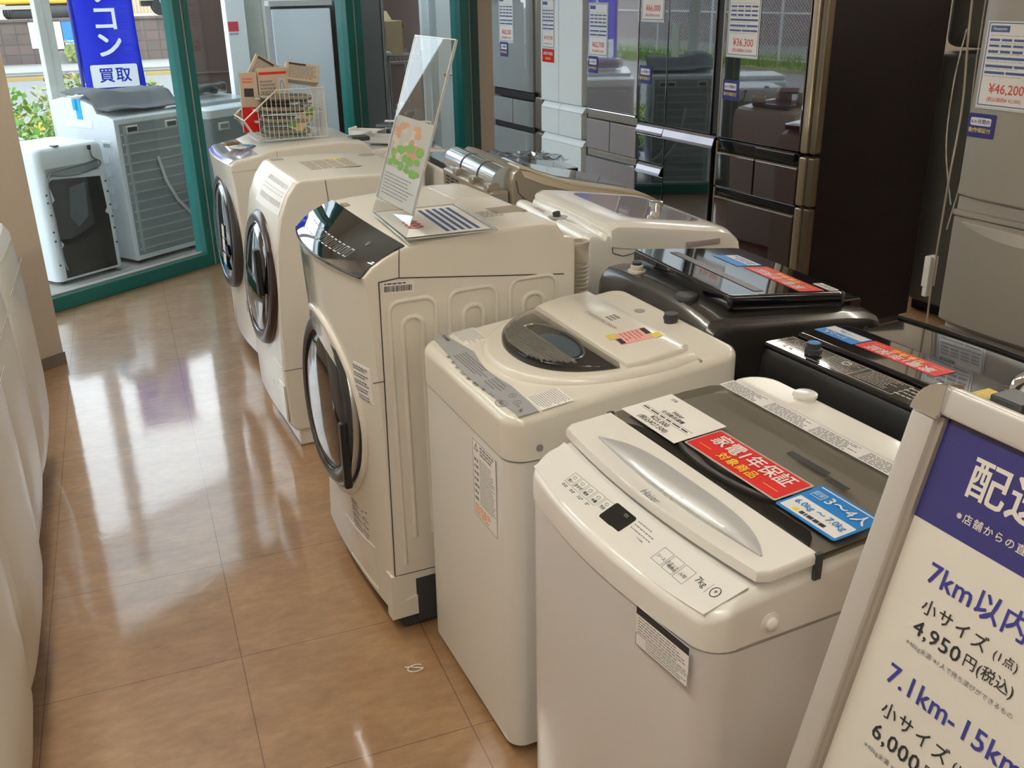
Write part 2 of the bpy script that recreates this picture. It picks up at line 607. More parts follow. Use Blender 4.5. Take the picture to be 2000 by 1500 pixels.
# ceiling tube lamps
TUBE = mat('lit_tube', (1, 1, 1), 0.5, emit=((1.0, 0.955, 0.855), LAMP))
LAMPW = mat('lamp_housing', (0.8, 0.78, 0.74), 0.5, noise=0.02)
def ceiling_lamp(x, y, label):
    t = thing('ceiling_lamp', label, 'lamp', (x, y, CEIL), 0, 'tube lamps on the ceiling')
    Geo().box(-0.09, 0.09, -0.62, 0.62, -0.05, -0.001, None, 0.01, 1).build('housing', LAMPW, t)
    for dx in (-0.05, 0.05):
        Geo().cyl((dx, -0.6, -0.075), (dx, 0.6, -0.075), 0.016, None, 12).build('tube', TUBE, t)
        for s in (-1, 1):
            Geo().box(dx - 0.012, dx + 0.012, s * 0.605 - 0.012, s * 0.605 + 0.012, -0.09, -0.045).build('socket', LAMPW, t)
    return t
for x, y, lab in ((.15, -5.9, 'twin tube ceiling lamp above the aisle, the rearmost'),
                  (.15, -4.2, 'twin tube ceiling lamp above the aisle, second from the rear'),
                  (.15, -2.5, 'twin tube ceiling lamp above the middle of the aisle'),
                  (.15, -.8, 'twin tube ceiling lamp above the aisle, nearest the window'),
                  (4.45, -5.7, 'twin tube ceiling lamp behind the fridges, in the far corner'),
                  (4.45, -3.6, 'twin tube ceiling lamp behind the beige-white fridge'),
                  (4.45, -1.5, 'twin tube ceiling lamp behind the dark brown fridge'),
                  (4.45, .6, 'twin tube ceiling lamp behind the pale white fridge')):
    ceiling_lamp(x, y, lab)
# ================================================================== appliances: shared shapes
UPX = frame((0, 0, 0), (0, -1, 0), (0, 0, 1))       # on a front facing -x: X to the right, Y up
def front_frame(x, y, z):
    return frame((x, y, z), (0, -1, 0), (0, 0, 1))
def near_frame(x, y, z):                             # on a side facing -y
    return frame((x, y, z), (1, 0, 0), (0, 0, 1))

def loft_y(prof, ys, m, name, parent, inset_at_ends=True, smooth=38, r=0.014):
    """solid whose x-z outline prof(y) is swept from one side to the other, edges of both ends rounded"""
    y0, y1 = ys[0], ys[-1]
    st = [(y0, r), (y0 + r * .3, r * .3), (y0 + r, 0)] + [(y, 0) for y in ys[1:-1]] + [(y1 - r, 0), (y1 - r * .3, r * .3), (y1, r)]
    rings = []
    for y, ins in st:
        p = prof(min(max(y, y0 + r), y1 - r))
        cx = (min(q[0] for q in p) + max(q[0] for q in p)) / 2
        cz = (min(q[1] for q in p) + max(q[1] for q in p)) / 2
        hx = (max(q[0] for q in p) - min(q[0] for q in p)) / 2
        hz = (max(q[1] for q in p) - min(q[1] for q in p)) / 2
        rings.append([(cx + (x - cx) * (1 - ins / hx), y, cz + (z - cz) * (1 - ins / hz)) for x, z in p])
    return Geo().loft(rings).build(name, m, parent, None, smooth)

def patch(name, prof, ys, m, parent, lift=0.002, smooth=40):
    """thin skin following the outline pieces prof(y) (open list of x,z), pushed outwards"""
    rows = [[(x, y, z) for x, z in prof(y)] for y in ys]
    n = len(rows[0])
    g = Geo()
    def nrm(i, j):
        a = Vector(rows[min(i + 1, len(rows) - 1)][j]) - Vector(rows[max(i - 1, 0)][j])
        c = Vector(rows[i][min(j + 1, n - 1)]) - Vector(rows[i][max(j - 1, 0)])
        v = a.cross(c).normalized()
        return v
    top = []
    bot = []
    for i in range(len(rows)):
        for j in range(n):
            v = nrm(i, j)
            if v.x > 0 or v.z < -0.9:
                v = -v
            if v.z < 0 and abs(v.x) < 0.2:
                v = -v
            p = Vector(rows[i][j])
            top.append(p + v * lift)
            bot.append(p - v * 0.004)
    N = len(top)
    fs = []
    for i in range(len(rows) - 1):
        for j in range(n - 1):
            a, b_, c, d = i * n + j, i * n + j + 1, (i + 1) * n + j + 1, (i + 1) * n + j
            fs.append((a, b_, c, d))
            fs.append((a + N, d + N, c + N, b_ + N))
    edge = [i * n for i in range(len(rows))] + [(len(rows) - 1) * n + j for j in range(1, n)] + \
           [i * n + n - 1 for i in range(len(rows) - 2, -1, -1)] + [j for j in range(n - 2, 0, -1)]
    for k in range(len(edge)):
        a, b_ = edge[k], edge[(k + 1) % len(edge)]
        fs.append((a, b_, b_ + N, a + N))
    g.add(top + bot, fs)
    return g.build(name, m, parent, None, smooth)

def cap_solid(name, z0, zt, x0, x1, y0, y1, r, m, parent, rnd=0.02, n=6):
    """box-like cover with rounded corners whose top follows zt(x, y)"""
    rings = []
    rings.append([(x, y, z0) for x, y in rr(x0, x1, y0, y1, r, n)])
    for ins, dz in ((0, -rnd), (rnd * .08, -rnd * .62), (rnd * .3, -rnd * .28), (rnd * .62, -rnd * .07), (rnd, 0)):
        q = [max(0.004, a - ins) for a in (r if isinstance(r, (list, tuple)) else (r,) * 4)]
        rings.append([(x, y, zt(x, y) + dz) for x, y in rr(x0 + ins, x1 - ins, y0 + ins, y1 - ins, q, n)])
    return Geo().loft(rings).build(name, m, parent, None, 40)

def feet(parent, x0, x1, y0, y1, h, m=DGREY):
    for x in (x0, x1):
        for y in (y0, y1):
            Geo().cyl((x, y, 0), (x, y, h), 0.022, 0.018, 14).build('foot', m, parent)

# ================================================================== front row 1: white top loader with round window lid
tz0, tk = 0.885, 0.105
def tzt(x, y=0):
    return tz0 + tk * x
t1 = thing('washing_machine', 'white top-loading washer with rounded dark lid window and silver control strip', 'washing machine', (1.052, -2.872, 0), 3.2)
g = Geo()
g.loft([[(x, y, z) for x, y in rr(-0.012 if z < .1 else -0.006, 0.57, -0.27, 0.268, 0.04, 6)] for z in (0.028, 0.04, 0.09, 0.78)])
g.build('cabinet', WHITE, t1, None, 40)
feet(t1, 0.05, 0.52, -0.22, 0.22, 0.03, LGREY)
g = Geo()
g.loft([[(x, y, z) for x, y in rr(-0.004, 0.568, -0.266, 0.264, 0.04, 6)] for z in (0.78, 0.79)])
g.build('seam_joint', LINE, t1, None, 40)
cap_solid('top_cover', 0.786, tzt, -0.01, 0.574, -0.276, 0.272, 0.05, IVORY_P, t1, 0.022)
MT = frame((0, 0, tz0), (0, -1, 0), (1, 0, tk))       # X to the right seen from the front, Y to the rear
def tp(X, Y, dz=0.0):
    return Vector((Y, -X, tzt(Y) + dz))
strip = [(-.266, .026), (-.268, .062), (-.2, .066), (-.11, .076), (-.05, .064), (.0, .058), (.06, .061), (.12, .068), (.2, .066), (.268, .063), (.266, .018), (.2, .014), (.1, .009), (.0, .007), (-.08, .012), (-.15, .019)]
Geo().poly([tp(X, Y) for X, Y in strip], (0, 0, 0.0012)).build('control_strip', SILVER, t1)
def arc_lid(cx, rx, ry, n=26, e=2.25, half=None):
    out = []
    for i in range(n + 1):
        a = PI * (i / n - .5)
        c, s_ = max(0.0, math.cos(a)) ** (2 / e), abs(math.sin(a)) ** (2 / e) * (1 if a > 0 else -1)
        out.append((cx - rx * c, ry * s_))
    return out
def lid_rings(pts, steps):
    cx = sum(p[0] for p in pts) / len(pts)
    out = []
    for sc_, dz in steps:
        out.append([Vector((cx + (x - cx) * sc_, y * sc_, tzt(cx + (x - cx) * sc_) + dz)) for x, y in pts])
    return out
lid = arc_lid(0.40, 0.322, 0.258)
lid = lid + [(0.458, 0.252), (0.458, -0.252)]
Geo().loft(lid_rings(lid, [(1.02, -0.004), (1.02, 0.002), (1.0, 0.008), (0.985, 0.012), (0.96, 0.0145), (0.93, 0.0145)])).build('lid_frame', IVORY_P, t1, None, 50)
win = [p for p in arc_lid(0.37, 0.245, 0.228, 40) if p[0] < 0.29]
k0, k1 = min(win, key=lambda p: p[1]), max(win, key=lambda p: p[1])
win = [p for p in win] 
Geo().loft(lid_rings(win, [(1.0, 0.0147), (1.0, 0.022), (0.985, 0.028), (0.95, 0.0315)])).build('lid_window', glassy('lid_window_glass', (.70, .69, .67), .04), t1, None, 50)
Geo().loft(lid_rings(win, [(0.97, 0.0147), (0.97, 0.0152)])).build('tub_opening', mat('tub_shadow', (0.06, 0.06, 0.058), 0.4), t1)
g = Geo()
g.tube([tp(-.01 + .13 * math.cos(a), .232 + .05 * math.sin(a), 0.0185) for a in [2 * PI * i / 40 for i in range(40)]], 0.0032, 6, True)
g.build('tub_rim', mat('tub_steel', (0.5, 0.55, 0.6), 0.2, metal=0.8), t1, None, 50)
Geo().poly([tp(.02 + .085 * math.cos(a), .236 + .036 * math.sin(a), 0.0154) for a in [2 * PI * i / 30 for i in range(30)]], (0, 0, .002)).build('pulsator', mat('tub_blue_grey', (0.13, 0.20, 0.27), 0.3), t1)
g = Geo()
for i in range(17):
    Y = 0.140 + i * 0.0042
    cxw = sum(p[0] for p in win) / len(win)
    ys = [p[1] * .90 for p in win if cxw + (p[0] - cxw) * .90 < Y]
    if len(ys) < 2:
        continue
    hi, lo2 = max(ys), min(ys)
    g.box(Y - 0.0011, Y + 0.0011, lo2, hi, tzt(Y) + 0.028, tzt(Y) + 0.0323)
g.build('window_ribs', mat('rib_grey', (0.2, 0.19, 0.17), 0.3), t1)
flap = [(0.296, 0.226), (0.34, 0.238), (0.40, 0.238), (0.45, 0.232), (0.45, -0.232), (0.40, -0.238), (0.34, -0.238), (0.296, -0.226)]
Geo().loft(lid_rings(flap, [(1.0, 0.0147), (1.0, 0.022), (0.99, 0.027), (0.97, 0.0285)])).build('lid_flap', IVORY_P, t1, None, 50)
Geo().box(0.459, 0.464, -0.268, 0.27, 0.92, tzt(0.46) + 0.0012).build('hinge_gap', LINE, t1)
MF = frame((0, 0, tz0 + 0.0286), (0, -1, 0), (1, 0, tk))
g = Geo()
for i in range(3):
    for j in range(3):
        X, Y = -.02 + (j - 1) * .011, .404 + (i - 1) * .010
        g.poly([Vector((Y + .0042 * math.sin(a), -X + .0042 * math.cos(a), tzt(Y) + 0.0286)) for a in [2 * PI * q / 10 for q in range(10)]], (0, 0, .0006))
g.build('dot_emblem', INK_G, t1)
text('STARCRYSTAL DRUM', 0.016, MF @ Matrix.Translation((-.1, .375, 0)), INK_G, t1, sx=0.95)
text('TOSHIBA', 0.012, MT @ Matrix.Translation((-.262, .052, .001)), INK, t1, bold=0.02)
labs = ['残水', '予約', '洗い', 'すすぎ', '脱水', '槽洗浄', '予約', 'コース']
for i, s_ in enumerate(labs):
    X = -.12 + i * .0365
    text(s_, 0.0085, MT @ Matrix.Translation((X, .0135 - .0095 * math.sin(PI * min(1, i / 7)), .001)), INK, t1, bold=0.03, align='CENTER')
g = Geo()
def ell(g, cx, cy, a, b_, t, M, z=0.0015):
    g.tube([M @ Vector((cx + a * math.cos(q), cy + b_ * math.sin(q), z)) for q in [2 * PI * i / 28 for i in range(28)]], t, 5, True)
ell(g, .187, .014, .018, .0115, .0007, MT)
ell(g, .168, .05, .0085, .0085, .0006, MT)
ell(g, .205, .043, .0085, .0085, .0006, MT)
g.build('button_ring', INK_G, t1)
text('スタート\n一時停止', 0.0068, MT @ Matrix.Translation((.187, .014, .001)), INK, t1, align='CENTER', bold=0.02, ls=.8)
text('切', 0.008, MT @ Matrix.Translation((.168, .05, .001)), INK, t1, align='CENTER')
text('入', 0.008, MT @ Matrix.Translation((.205, .043, .001)), INK, t1, align='CENTER')
text('電源', 0.006, MT @ Matrix.Translation((.216, .036, .001)), INK, t1)
text('7kg', 0.010, MT @ Matrix.Translation((.235, .034, .001)), INK, t1)
fine_print(MT, .17, .036, 5, 3, t1, INK_G, .008, x0=-.12, y0=.024, z=.0013)
fine_print(MT, .07, .034, 4, 4, t1, INK_G, .008, x0=.06, y0=.026, z=.0013)
sheet('instruction_label', .1, .06, PAPER, MT @ Matrix.Translation((-.262, .076, 0)), t1, .0005)
fine_print(MT, .094, .056, 11, 5, t1, INK_G, .008, x0=-.259, y0=.078, fill=.3)
sheet('instruction_label', .075, .075, PAPER, MT @ Matrix.Translation((.193, .07, 0)), t1, .0005)
fine_print(MT, .07, .07, 13, 6, t1, INK_G, .008, x0=.195, y0=.072, fill=.3)
# inlet and details on the rear deck
Geo().cyl((0.535, -.034, tzt(.53) - .004), (0.535, -.034, tzt(.53) + .022), 0.017, None, 20).cyl((0.535, -.034, tzt(.53) + .008), (0.535, -.034, tzt(.53) + .014), 0.019, None, 20).build('water_inlet', DGREY, t1, None, 40)
Geo().lathe([(0.0, 0), (0.014, 0.0), (0.014, 0.0015), (0.0, 0.0015)], Matrix.Translation((0.515, .077, tzt(.515)))).build('deck_recess', LINE, t1)
Geo().cyl((0.06, -.2772, 0.812), (0.06, -.270, 0.812), 0.0085, None, 16).build('screw', STEEL, t1, None, 40)
# front labels
MB = front_frame(-0.0078, -.07, .568)
sheet('caution_label', .13, .195, PAPER, MB, t1, .0006)
bars('label_border', outline(0, .13, 0, .195, .0012), INK_G, MB, t1)
fine_print(MB, .085, .118, 22, 8, t1, INK_G, .009, x0=.038, y0=.04, fill=.3)
fine_print(MB, .025, .115, 7, 9, t1, INK_G, .014, x0=.008, y0=.04, fill=.4)
fine_print(MB, .085, .028, 4, 10, t1, ORANGE, .02, x0=.008, y0=.006)
text('△', .024, MB @ Matrix.Translation((.02, .178, 0)), INK, t1, align='CENTER', bold=.02)
fine_print(MB, .08, .025, 3, 11, t1, INK_G, .012, x0=.042, y0=.166)
MB2 = front_frame(-0.0105, -.12, .1)
fine_print(MB2, .11, .02, 1, 12, t1, INK_G, .02, fill=.8)
# pink hand-written slip with yellow tape on the lid flap
slip = thing('paper_slip', 'pink paper slip taped with yellow tape to the round-window lid', 'paper', (0, 0, 0))
slip.matrix_world = Matrix.Translation((1.052, -2.872, 0)) @ Matrix.Rotation(R(3.2), 4, 'Z') @ frame((0.428, -.083, tzt(.428) + .0289), (-.0, -1, 0), (1, 0, tk)) @ Matrix.Rotation(R(-6), 4, 'Z')
sheet('slip', .066, .088, PINK, Matrix.Translation((0, -.088, 0)), slip, .0004)
sheet('tape_piece', .028, .022, TAPEY, Matrix.Translation((.042, -.008, .0005)), slip, .0003)
sheet('tape_piece', .028, .022, TAPEY, Matrix.Translation((-.004, -.098, .0005)), slip, .0003)
bars('dark_header', [(.002, .04, -.014, -.001)], INK, Matrix(), slip, .0006)
bars('dark_header', [(.03, .062, -.086, -.074)], INK, Matrix(), slip, .0006)
fine_print(Matrix.Translation((.006, -.07, 0)), .05, .05, 5, 13, slip, mat('print_red_thin', (.4, .08, .06), .6), .015, fill=.2)

# ================================================================== front row 2: white 7 kg top loader with grey glass lid
h1 = thing('washing_machine', 'white top-loading washer nearest the sign stand, grey glass lid with red sticker', 'washing machine', (1.062, -3.575, 0), 5)
def hb(y):                                            # front bows out a little in plan
    return 0.022 * (1 - (y / .29) ** 2)
def hring(z, x0, ins=0.0, corner=.05, yh=.287, x1=.56, n=7):
    pts = []
    for x, y in rr(x0 + ins, x1 - ins, -yh + ins, yh - ins, [corner, .03, .03, corner], n):
        pts.append((x, y))
    # insert bow along the front edge
    i_front = len(pts) - 1
    extra = []
    for q in range(1, 8):
        y = (yh - corner) - q / 8 * 2 * (yh - corner)
        extra.append((x0 + ins - 0.02 * (1 - (y / (yh - corner)) ** 2), y))
    pts = pts + extra
    return [(x, y, z) for x, y in pts]
Geo().loft([hring(z, 0.0) for z in (0.03, 0.05, 0.4, 0.80)]).build('cabinet', PEARL, h1, None, 40)
feet(h1, 0.06, 0.5, -0.23, 0.23, 0.03)
Geo().loft([hring(z, 0.003) for z in (0.80, 0.806)]).build('seam_joint', LINE, h1, None, 40)
def hz(x):
    return 0.862 + 0.42 * max(0, min(x, .08)) + 0.09 * max(0, x - .08)
rings = [hring(0.805, -0.004)]
for ins, dz in ((0, -.016), (.002, -.009), (.006, -.003), (.013, 0)):
    rings.append([(x, y, hz(x) + dz) for x, y, z in hring(0, -0.004, ins)])
rings.append([(x, y, hz(x)) for x, y, z in hring(0, 0.078, .02, .02)])
Geo().loft(rings).build('top_cover', WHITE_P, h1, None, 40)
MHp = frame((0, 0, .8625), (0, -1, 0), (1, 0, .42))   # sloped control panel
def hp(X, Y, dz=0.0):
    return MHp @ Vector((X, Y, dz))
# glossy control panel sheet
pan = []
for i in range(15):
    X = -.262 + .524 * i / 14
    pan.append((X, .006 - .021 * (1 - (X / .262) ** 2)))
for i in range(15):
    X = .272 - .544 * i / 14
    pan.append((X, .0835 - .013 * (1 - (X / .272) ** 2)))
Geo().poly([hp(X, Y, .0004) for X, Y in pan], MHp.to_3x3() @ Vector((0, 0, .0012))).build('control_panel', mat('panel_white_gloss', (.82, .81, .77), .1, coat=.6, coat_r=.03), h1)
for i in range(5):
    X = -.163 + i * .0272
    M = MHp @ Matrix.Translation((X, .037, .0016))
    bars('button_outline', outline(-.0118, .0118, -.0132, .0132, .0008), INK_G, M, h1, 0)
    text(['洗い', 'すすぎ', '脱水', '水量', '予約'][i], .0075, M @ Matrix.Translation((0, -.006, 0)), INK, h1, align='CENTER', bold=.03)
    g = Geo()
    ell(g, 0, .004, .004, .0032, .0004, M, .0004)
    g.build('button_icon', INK_G, h1)
    fine_print(M @ Matrix.Translation((-.008, -.022, 0)), .016, .006, 2, 20 + i, h1, INK, .006, z=0)
for i in range(3):
    X = .122 + i * .0285
    M = MHp @ Matrix.Translation((X, .034, .0016))
    bars('button_outline', outline(-.0128, .0128, -.015, .015, .0009), INK_G, M, h1, 0)
    text(['コース', 'スタート\n一時停止', '入/切'][i], .007, M @ Matrix.Translation((0, -.003, 0)), INK, h1, align='CENTER', bold=.02, ls=.8)
Geo().poly([MHp @ Vector((x, y, .0016)) for x, y in rr(-.042, .02, .015, .056, .005)], MHp.to_3x3() @ Vector((0, 0, .001))).build('display', BLACKG, h1)
bars('display_mark', outline(-.006, .004, .045, .05, .0012), INK_G, MHp, h1, .0028)
fine_print(MHp @ Matrix.Translation((.026, .018, .0016)), .055, .04, 5, 31, h1, INK_G, .007, z=0, fill=.25)
fine_print(MHp @ Matrix.Translation((-.05, .0, .0016)), .05, .01, 2, 32, h1, INK, .007, z=0)
text('7kg', .016, MHp @ Matrix.Translation((.2, .042, .0016)), INK, h1)
bars('divider', [(.229, .2298, .032, .054)], INK_G, MHp, h1, .0016)
g = Geo()
ell(g, .243, .044, .008, .009, .0007, MHp, .002)
g.build('health_icon', INK, h1)
text('+', .012, MHp @ Matrix.Translation((.243, .0445, .0016)), INK, h1, align='CENTER', bold=.03)
# lid: white front part with leaf-shaped silver grip, smoked glass behind it
def lz(x):
    return 0.905 + 0.06 * (x - .07)
def lid_slab(name, outline_pts, zb, th, m, parent, soft=.006):
    cx = sum(p[0] for p in outline_pts) / len(outline_pts)
    rings = []
    for ins, f in ((0, -1), (0, -.4), (soft * .4, -.1), (soft, 0)):
        rg = []
        for x, y in outline_pts:
            dx, dy = x - cx, y
            L = math.hypot(dx, dy)
            rg.append((x - dx / L * ins, y - dy / L * ins, zb(x) + (th if f == 0 else th + f * th)))
        rings.append(rg)
    return Geo().loft(rings).build(name, m, parent, None, 45)
lw = []
for i in range(17):
    y = .278 - .556 * i / 16
    lw.append((.083 - .019 * (1 - (y / .278) ** 2), y))
lw += [(.10, -.289), (.188, -.289), (.188, .289), (.10, .289)]
lid_slab('lid_front', lw, lz, .018, WHITE_P, h1)
MHl = frame((0, 0, lz(0) + .0184), (0, -1, 0), (1, 0, .06))
leaf = []
for i in range(21):
    X = -.205 + .457 * i / 20
    q = 2 * i / 20 - 1
    leaf.append((X, .114 - .02 * (1 - q * q)))
for i in range(1, 20):
    X = .252 - .457 * i / 20
    q = 2 * i / 20 - 1
    leaf.append((X, .115 + .042 * (1 - q ** 4)))
# wing-shaped grip: crisp raised front edge, hollow sweep towards the rear
rings = []
for i in range(21):
    X = -.205 + .457 * i / 20
    q = 2 * i / 20 - 1
    ya, yb = .114 - .02 * (1 - q * q), .115 + .042 * (1 - q ** 4) + .0005
    hgt = .0085 * (1 - q ** 4)
    rg = [MHl @ Vector((X, ya, 0))]
    for k in range(9):
        f = k / 8
        rg.append(MHl @ Vector((X, ya + (yb - ya) * f, .0008 + hgt * ((1 - f) ** 2.2 * .9 + .25 * max(0, f - .6)))))
    rg.append(MHl @ Vector((X, yb, 0)))
    rings.append(rg)
Geo().loft(rings).build('grip_wing', mat('grip_silver', (.60, .60, .60), .28, metal=.35, coat=.3), h1, None, 60)
g = Geo()
g.tube([MHl @ Vector((X, Y - .0012, .0012 + .007 * (1 - (2 * i / 20 - 1) ** 4))) for i, (X, Y) in enumerate(leaf[:21])], .0016, 6)
g.build('grip_edge', LGREY, h1, None, 60)
text('Haier', .021, MHl @ Matrix.Translation((.022, .0735, 0)), INK_G, h1, align='CENTER')
gl = [(.19, .287)] + [(.19, -.287)] + [(.36, -.289), (.42, -.282), (.455, -.262), (.475, -.225), (.478, -.1), (.478, .1), (.475, .225), (.455, .262), (.42, .282), (.36, .289)]
lid_slab('lid_glass', gl, lz, .0165, SMOKE, h1, .005)
g = Geo()
g.poly([(x * .96 + .012, y * .96, lz(x) + .0008) for x, y in gl], (0, 0, .0012))
g.build('tub_cover', mat('tub_grey', (0.44, 0.425, 0.385), 0.4, noise=.05), h1)
g = Geo()
g.poly([(.195 + .115 * math.sin(PI * i / 20) ** .7 * (.55 + .45 * i / 20), .262 - .524 * i / 20, lz(.2) + .0032) for i in range(21)], (0, 0, .0008))
g.build('tub_mouth', mat('tub_mouth_dark', (.045, .042, .038), .5), h1)
g = Geo()
for rr_, yy in ((.2, .0), (.165, .0)):
    g.tube([(.335 + .62 * rr_ * math.cos(a), rr_ * 1.15 * math.sin(a), lz(.335) + .006) for a in [PI * (.5 + q / 24) for q in range(25)]], .006, 6)
g.build('tub_ring', mat('tub_ring_dark', (0.05, 0.048, 0.045), .3), h1, None, 60)
for s_ in (-1, 1):
    Geo().box(.183, .196, s_ * .2885 - .003, s_ * .2885 + .003, lz(.19) - .028, lz(.19) + .0168).build('hinge_clip', DGREY, h1)
bars('print_on_glass', [(.03, .125, .352, .366), (.135, .18, .341, .355)], BLACKP, MHl, h1, .0002, .0003)
# white rear deck
g = Geo()
rings = []
for ins, dz in ((0, -.05), (0, -.012), (.006, -.003), (.014, 0)):
    rings.append([(x, y, .944 + dz) for x, y in rr(.40 + ins, .562 - ins, -.286 + ins, .286 - ins, [.01, .04, .04, .01])])
MHd = frame((0, 0, .944), (0, -1, 0), (1, 0, 0))
dk = Geo().loft([[(x, y, .93 + dz) for x, y in rr(.482 + ins, .562 - ins, -.284 + ins, .284 - ins, [.006, .05, .05, .006])] for ins, dz in ((0, -.05), (0, .004), (.005, .012), (.012, .014))])
dk.build('rear_deck', WHITE_P, h1, None, 40)
sheet('caution_strip', .50, .036, PAPER_B, MHl @ Matrix.Translation((-.268, .437, -.0003)), h1, .0006)
for i in range(4):
    fine_print(MHl @ Matrix.Translation((-.262 + i * .124, .439, 0)), .11, .031, 7, 40 + i, h1, INK, .011, z=.0004, fill=.32)
Geo().lathe([(0, 0), (.021, 0), (.021, .006), (.024, .008), (.024, .013), (.02, .0155), (0, .015)], Matrix.Translation((.535, .128, .944))).build('filler_cap', WHITE_P, h1, None, 40)
Geo().lathe([(0, 0), (.016, 0), (.016, .01), (.018, .012), (.018, .02), (.013, .022), (0, .022)], Matrix.Translation((.53, -.19, .944))).build('water_inlet', LGREY, h1, None, 40)
Geo().lathe([(.018, 0), (.018, .0015), (.012, .0025), (.0105, .004), (.0105, .008), (.006, .011), (0, .011)], frame((.11, -.2865, .832), (1, 0, 0), (0, 0, 1))).build('side_cap', WHITE_P, h1, None, 40)
# front label (white, black headline)
lb = frame((-.0185, -.13, .735), (.075, -1, 0), (0, 0, 1))
sheet('notice_label', .125, .072, PAPER, lb, h1, .0008)
bars('label_header', [(0, .125, .058, .072)], INK, lb, h1)
fine_print(lb, .115, .032, 6, 51, h1, INK_G, .008, x0=.005, y0=.024, fill=.32)
bars('label_border', outline(0, .125, 0, .023, .001), INK_G, lb, h1)
fine_print(lb, .095, .018, 4, 52, h1, INK_G, .008, x0=.026, y0=.003, fill=.32)
text('△', .016, lb @ Matrix.Translation((.013, .012, 0)), INK, h1, align='CENTER')

# stickers and cards lying on the glass lid
HW = Matrix.Translation((1.062, -3.575, 0)) @ Matrix.Rotation(R(5), 4, 'Z')
def on_lid(name, label, cat, X, Y, dz=.0022):
    o = thing(name, label, cat)
    o.matrix_world = HW @ MHl @ Matrix.Translation((X, Y, dz))
    return o
pc = on_lid('price_card', 'white price card reading 25,000 yen on the grey glass lid', 'price card', -.284, .212, .0002)
sheet('card', .176, .118, PAPER, Matrix(), pc, .0008)
text('Haier', .015, Matrix.Translation((.088, .073, .0005)), INK, pc, align='CENTER', bold=.02)
text('全自動洗濯機', .0115, Matrix.Translation((.088, .059, .0005)), INK, pc, align='CENTER', bold=.02)
text('¥25,000', .0165, Matrix.Translation((.088, .029, .0005)), INK, pc, align='CENTER', bold=.025)
text('(税込¥27,500)', .0155, Matrix.Translation((.088, .013, .0005)), INK, pc, align='CENTER', bold=.025)
fine_print(Matrix(), .15, .007, 1, 61, pc, INK, .02, x0=.012, y0=.041)
bars('ruled_line', [(.012, .165, .0495, .0502), (.012, .165, .0385, .0392)], INK, Matrix(), pc)
text('店舗', .009, Matrix.Translation((.03, .104, .0005)), INK, pc, align='CENTER')
rs = on_lid('warranty_sticker', 'red laminated one-year warranty sticker on the grey glass lid', 'sticker', -.103, .23, .0004)
sheet('sticker', .246, .084, mat('laminate_clear_edge', (.5, .42, .38), .2, coat=.5), Matrix(), rs, .0006, .004)
sheet('red_print', .238, .076, RED, Matrix.Translation((.004, .004, .0006)), rs, .0003, .003)
text('家電1年保証', .0385, Matrix.Translation((.123, .054, .001)), PAPER_B, rs, align='CENTER', bold=.025, sx=.96)
text('対象商品', .0235, Matrix.Translation((.123, .022, .001)), YELLOW, rs, align='CENTER', bold=.025, space=1.15)
bars('rule', [(.018, .052, .0215, .0226), (.192, .228, .0215, .0226)], YELLOW, Matrix(), rs, .001)
bs = on_lid('capacity_sticker', 'blue and white sticker reading 6.0kg to 7.0kg on the grey lid', 'sticker', .148, .226, .0006)
sheet('sticker', .132, .1, BLUE, Matrix(), bs, .0006, .005)
sheet('white_field', .122, .044, PAPER_B, Matrix.Translation((.005, .006, .0006)), bs, .0003, .002)
sheet('white_field', .122, .0025, PAPER_B, Matrix.Translation((.005, .093, .0006)), bs, .0003)
text('3〜4人', .029, Matrix.Translation((.083, .072, .001)), PAPER_B, bs, align='CENTER', bold=.02)
bars('frame', outline(.01, .034, .064, .081, .001), PAPER_B, Matrix(), bs, .001)
text('目安', .0105, Matrix.Translation((.022, .0725, .001)), PAPER_B, bs, align='CENTER')
text('6.0kg 〜 7.0kg', .0185, Matrix.Translation((.066, .034, .001)), BLUE, bs, align='CENTER', bold=.02)
fine_print(Matrix.Translation((.042, .0105, .0002)), .06, .009, 1, 71, bs, INK, .008, fill=.85, z=.001)
bars('logo_block', [(.028, .038, .010, .0195)], YELLOW, Matrix(), bs, .001)
# ================================================================== drum washers of the front row
YS = [-1 + i / 8 for i in range(17)]
def door(parent, c, r, tilt, ringm, glassm, depth=.05, ring_w=.05, handle=None, dome=.03):
    """round door whose axis points to the front (-x), tilted upwards by tilt degrees"""
    ax = Vector((-math.cos(R(tilt)), 0, math.sin(R(tilt))))
    yv = Vector((0, -1, 0))
    xv = yv.cross(ax)
    M = Matrix((xv, yv, ax)).transposed().to_4x4()
    M.translation = Vector(c)
    ri = r - ring_w
    d = Geo().lathe([(r, -.03), (r + .004, 0), (r, depth * .5), (r - ring_w * .25, depth * .9), (r - ring_w * .6, depth), (ri, depth * .8), (ri - .003, depth * .3)], M, 56).build('door', ringm, parent, None, 40)
    Geo().lathe([(ri, depth * .45), (ri - .004, depth * .78), (ri * .8, depth * .78 + dome * .6), (ri * .45, depth * .78 + dome * .93), (0, depth * .78 + dome)], M, 56).build('door_glass', glassm, d, None, 60)
    Geo().tube([M @ Vector(((ri + .003) * math.cos(a), (ri + .003) * math.sin(a), depth * .86)) for a in [2 * PI * i / 56 for i in range(56)]], .0022, 6, True).build('glass_rim', mat('rim_dark_chrome', (.35, .34, .33), .2, metal=1.0) if handle != 'plain' else BRONZE, d, None, 60)
    return d, M

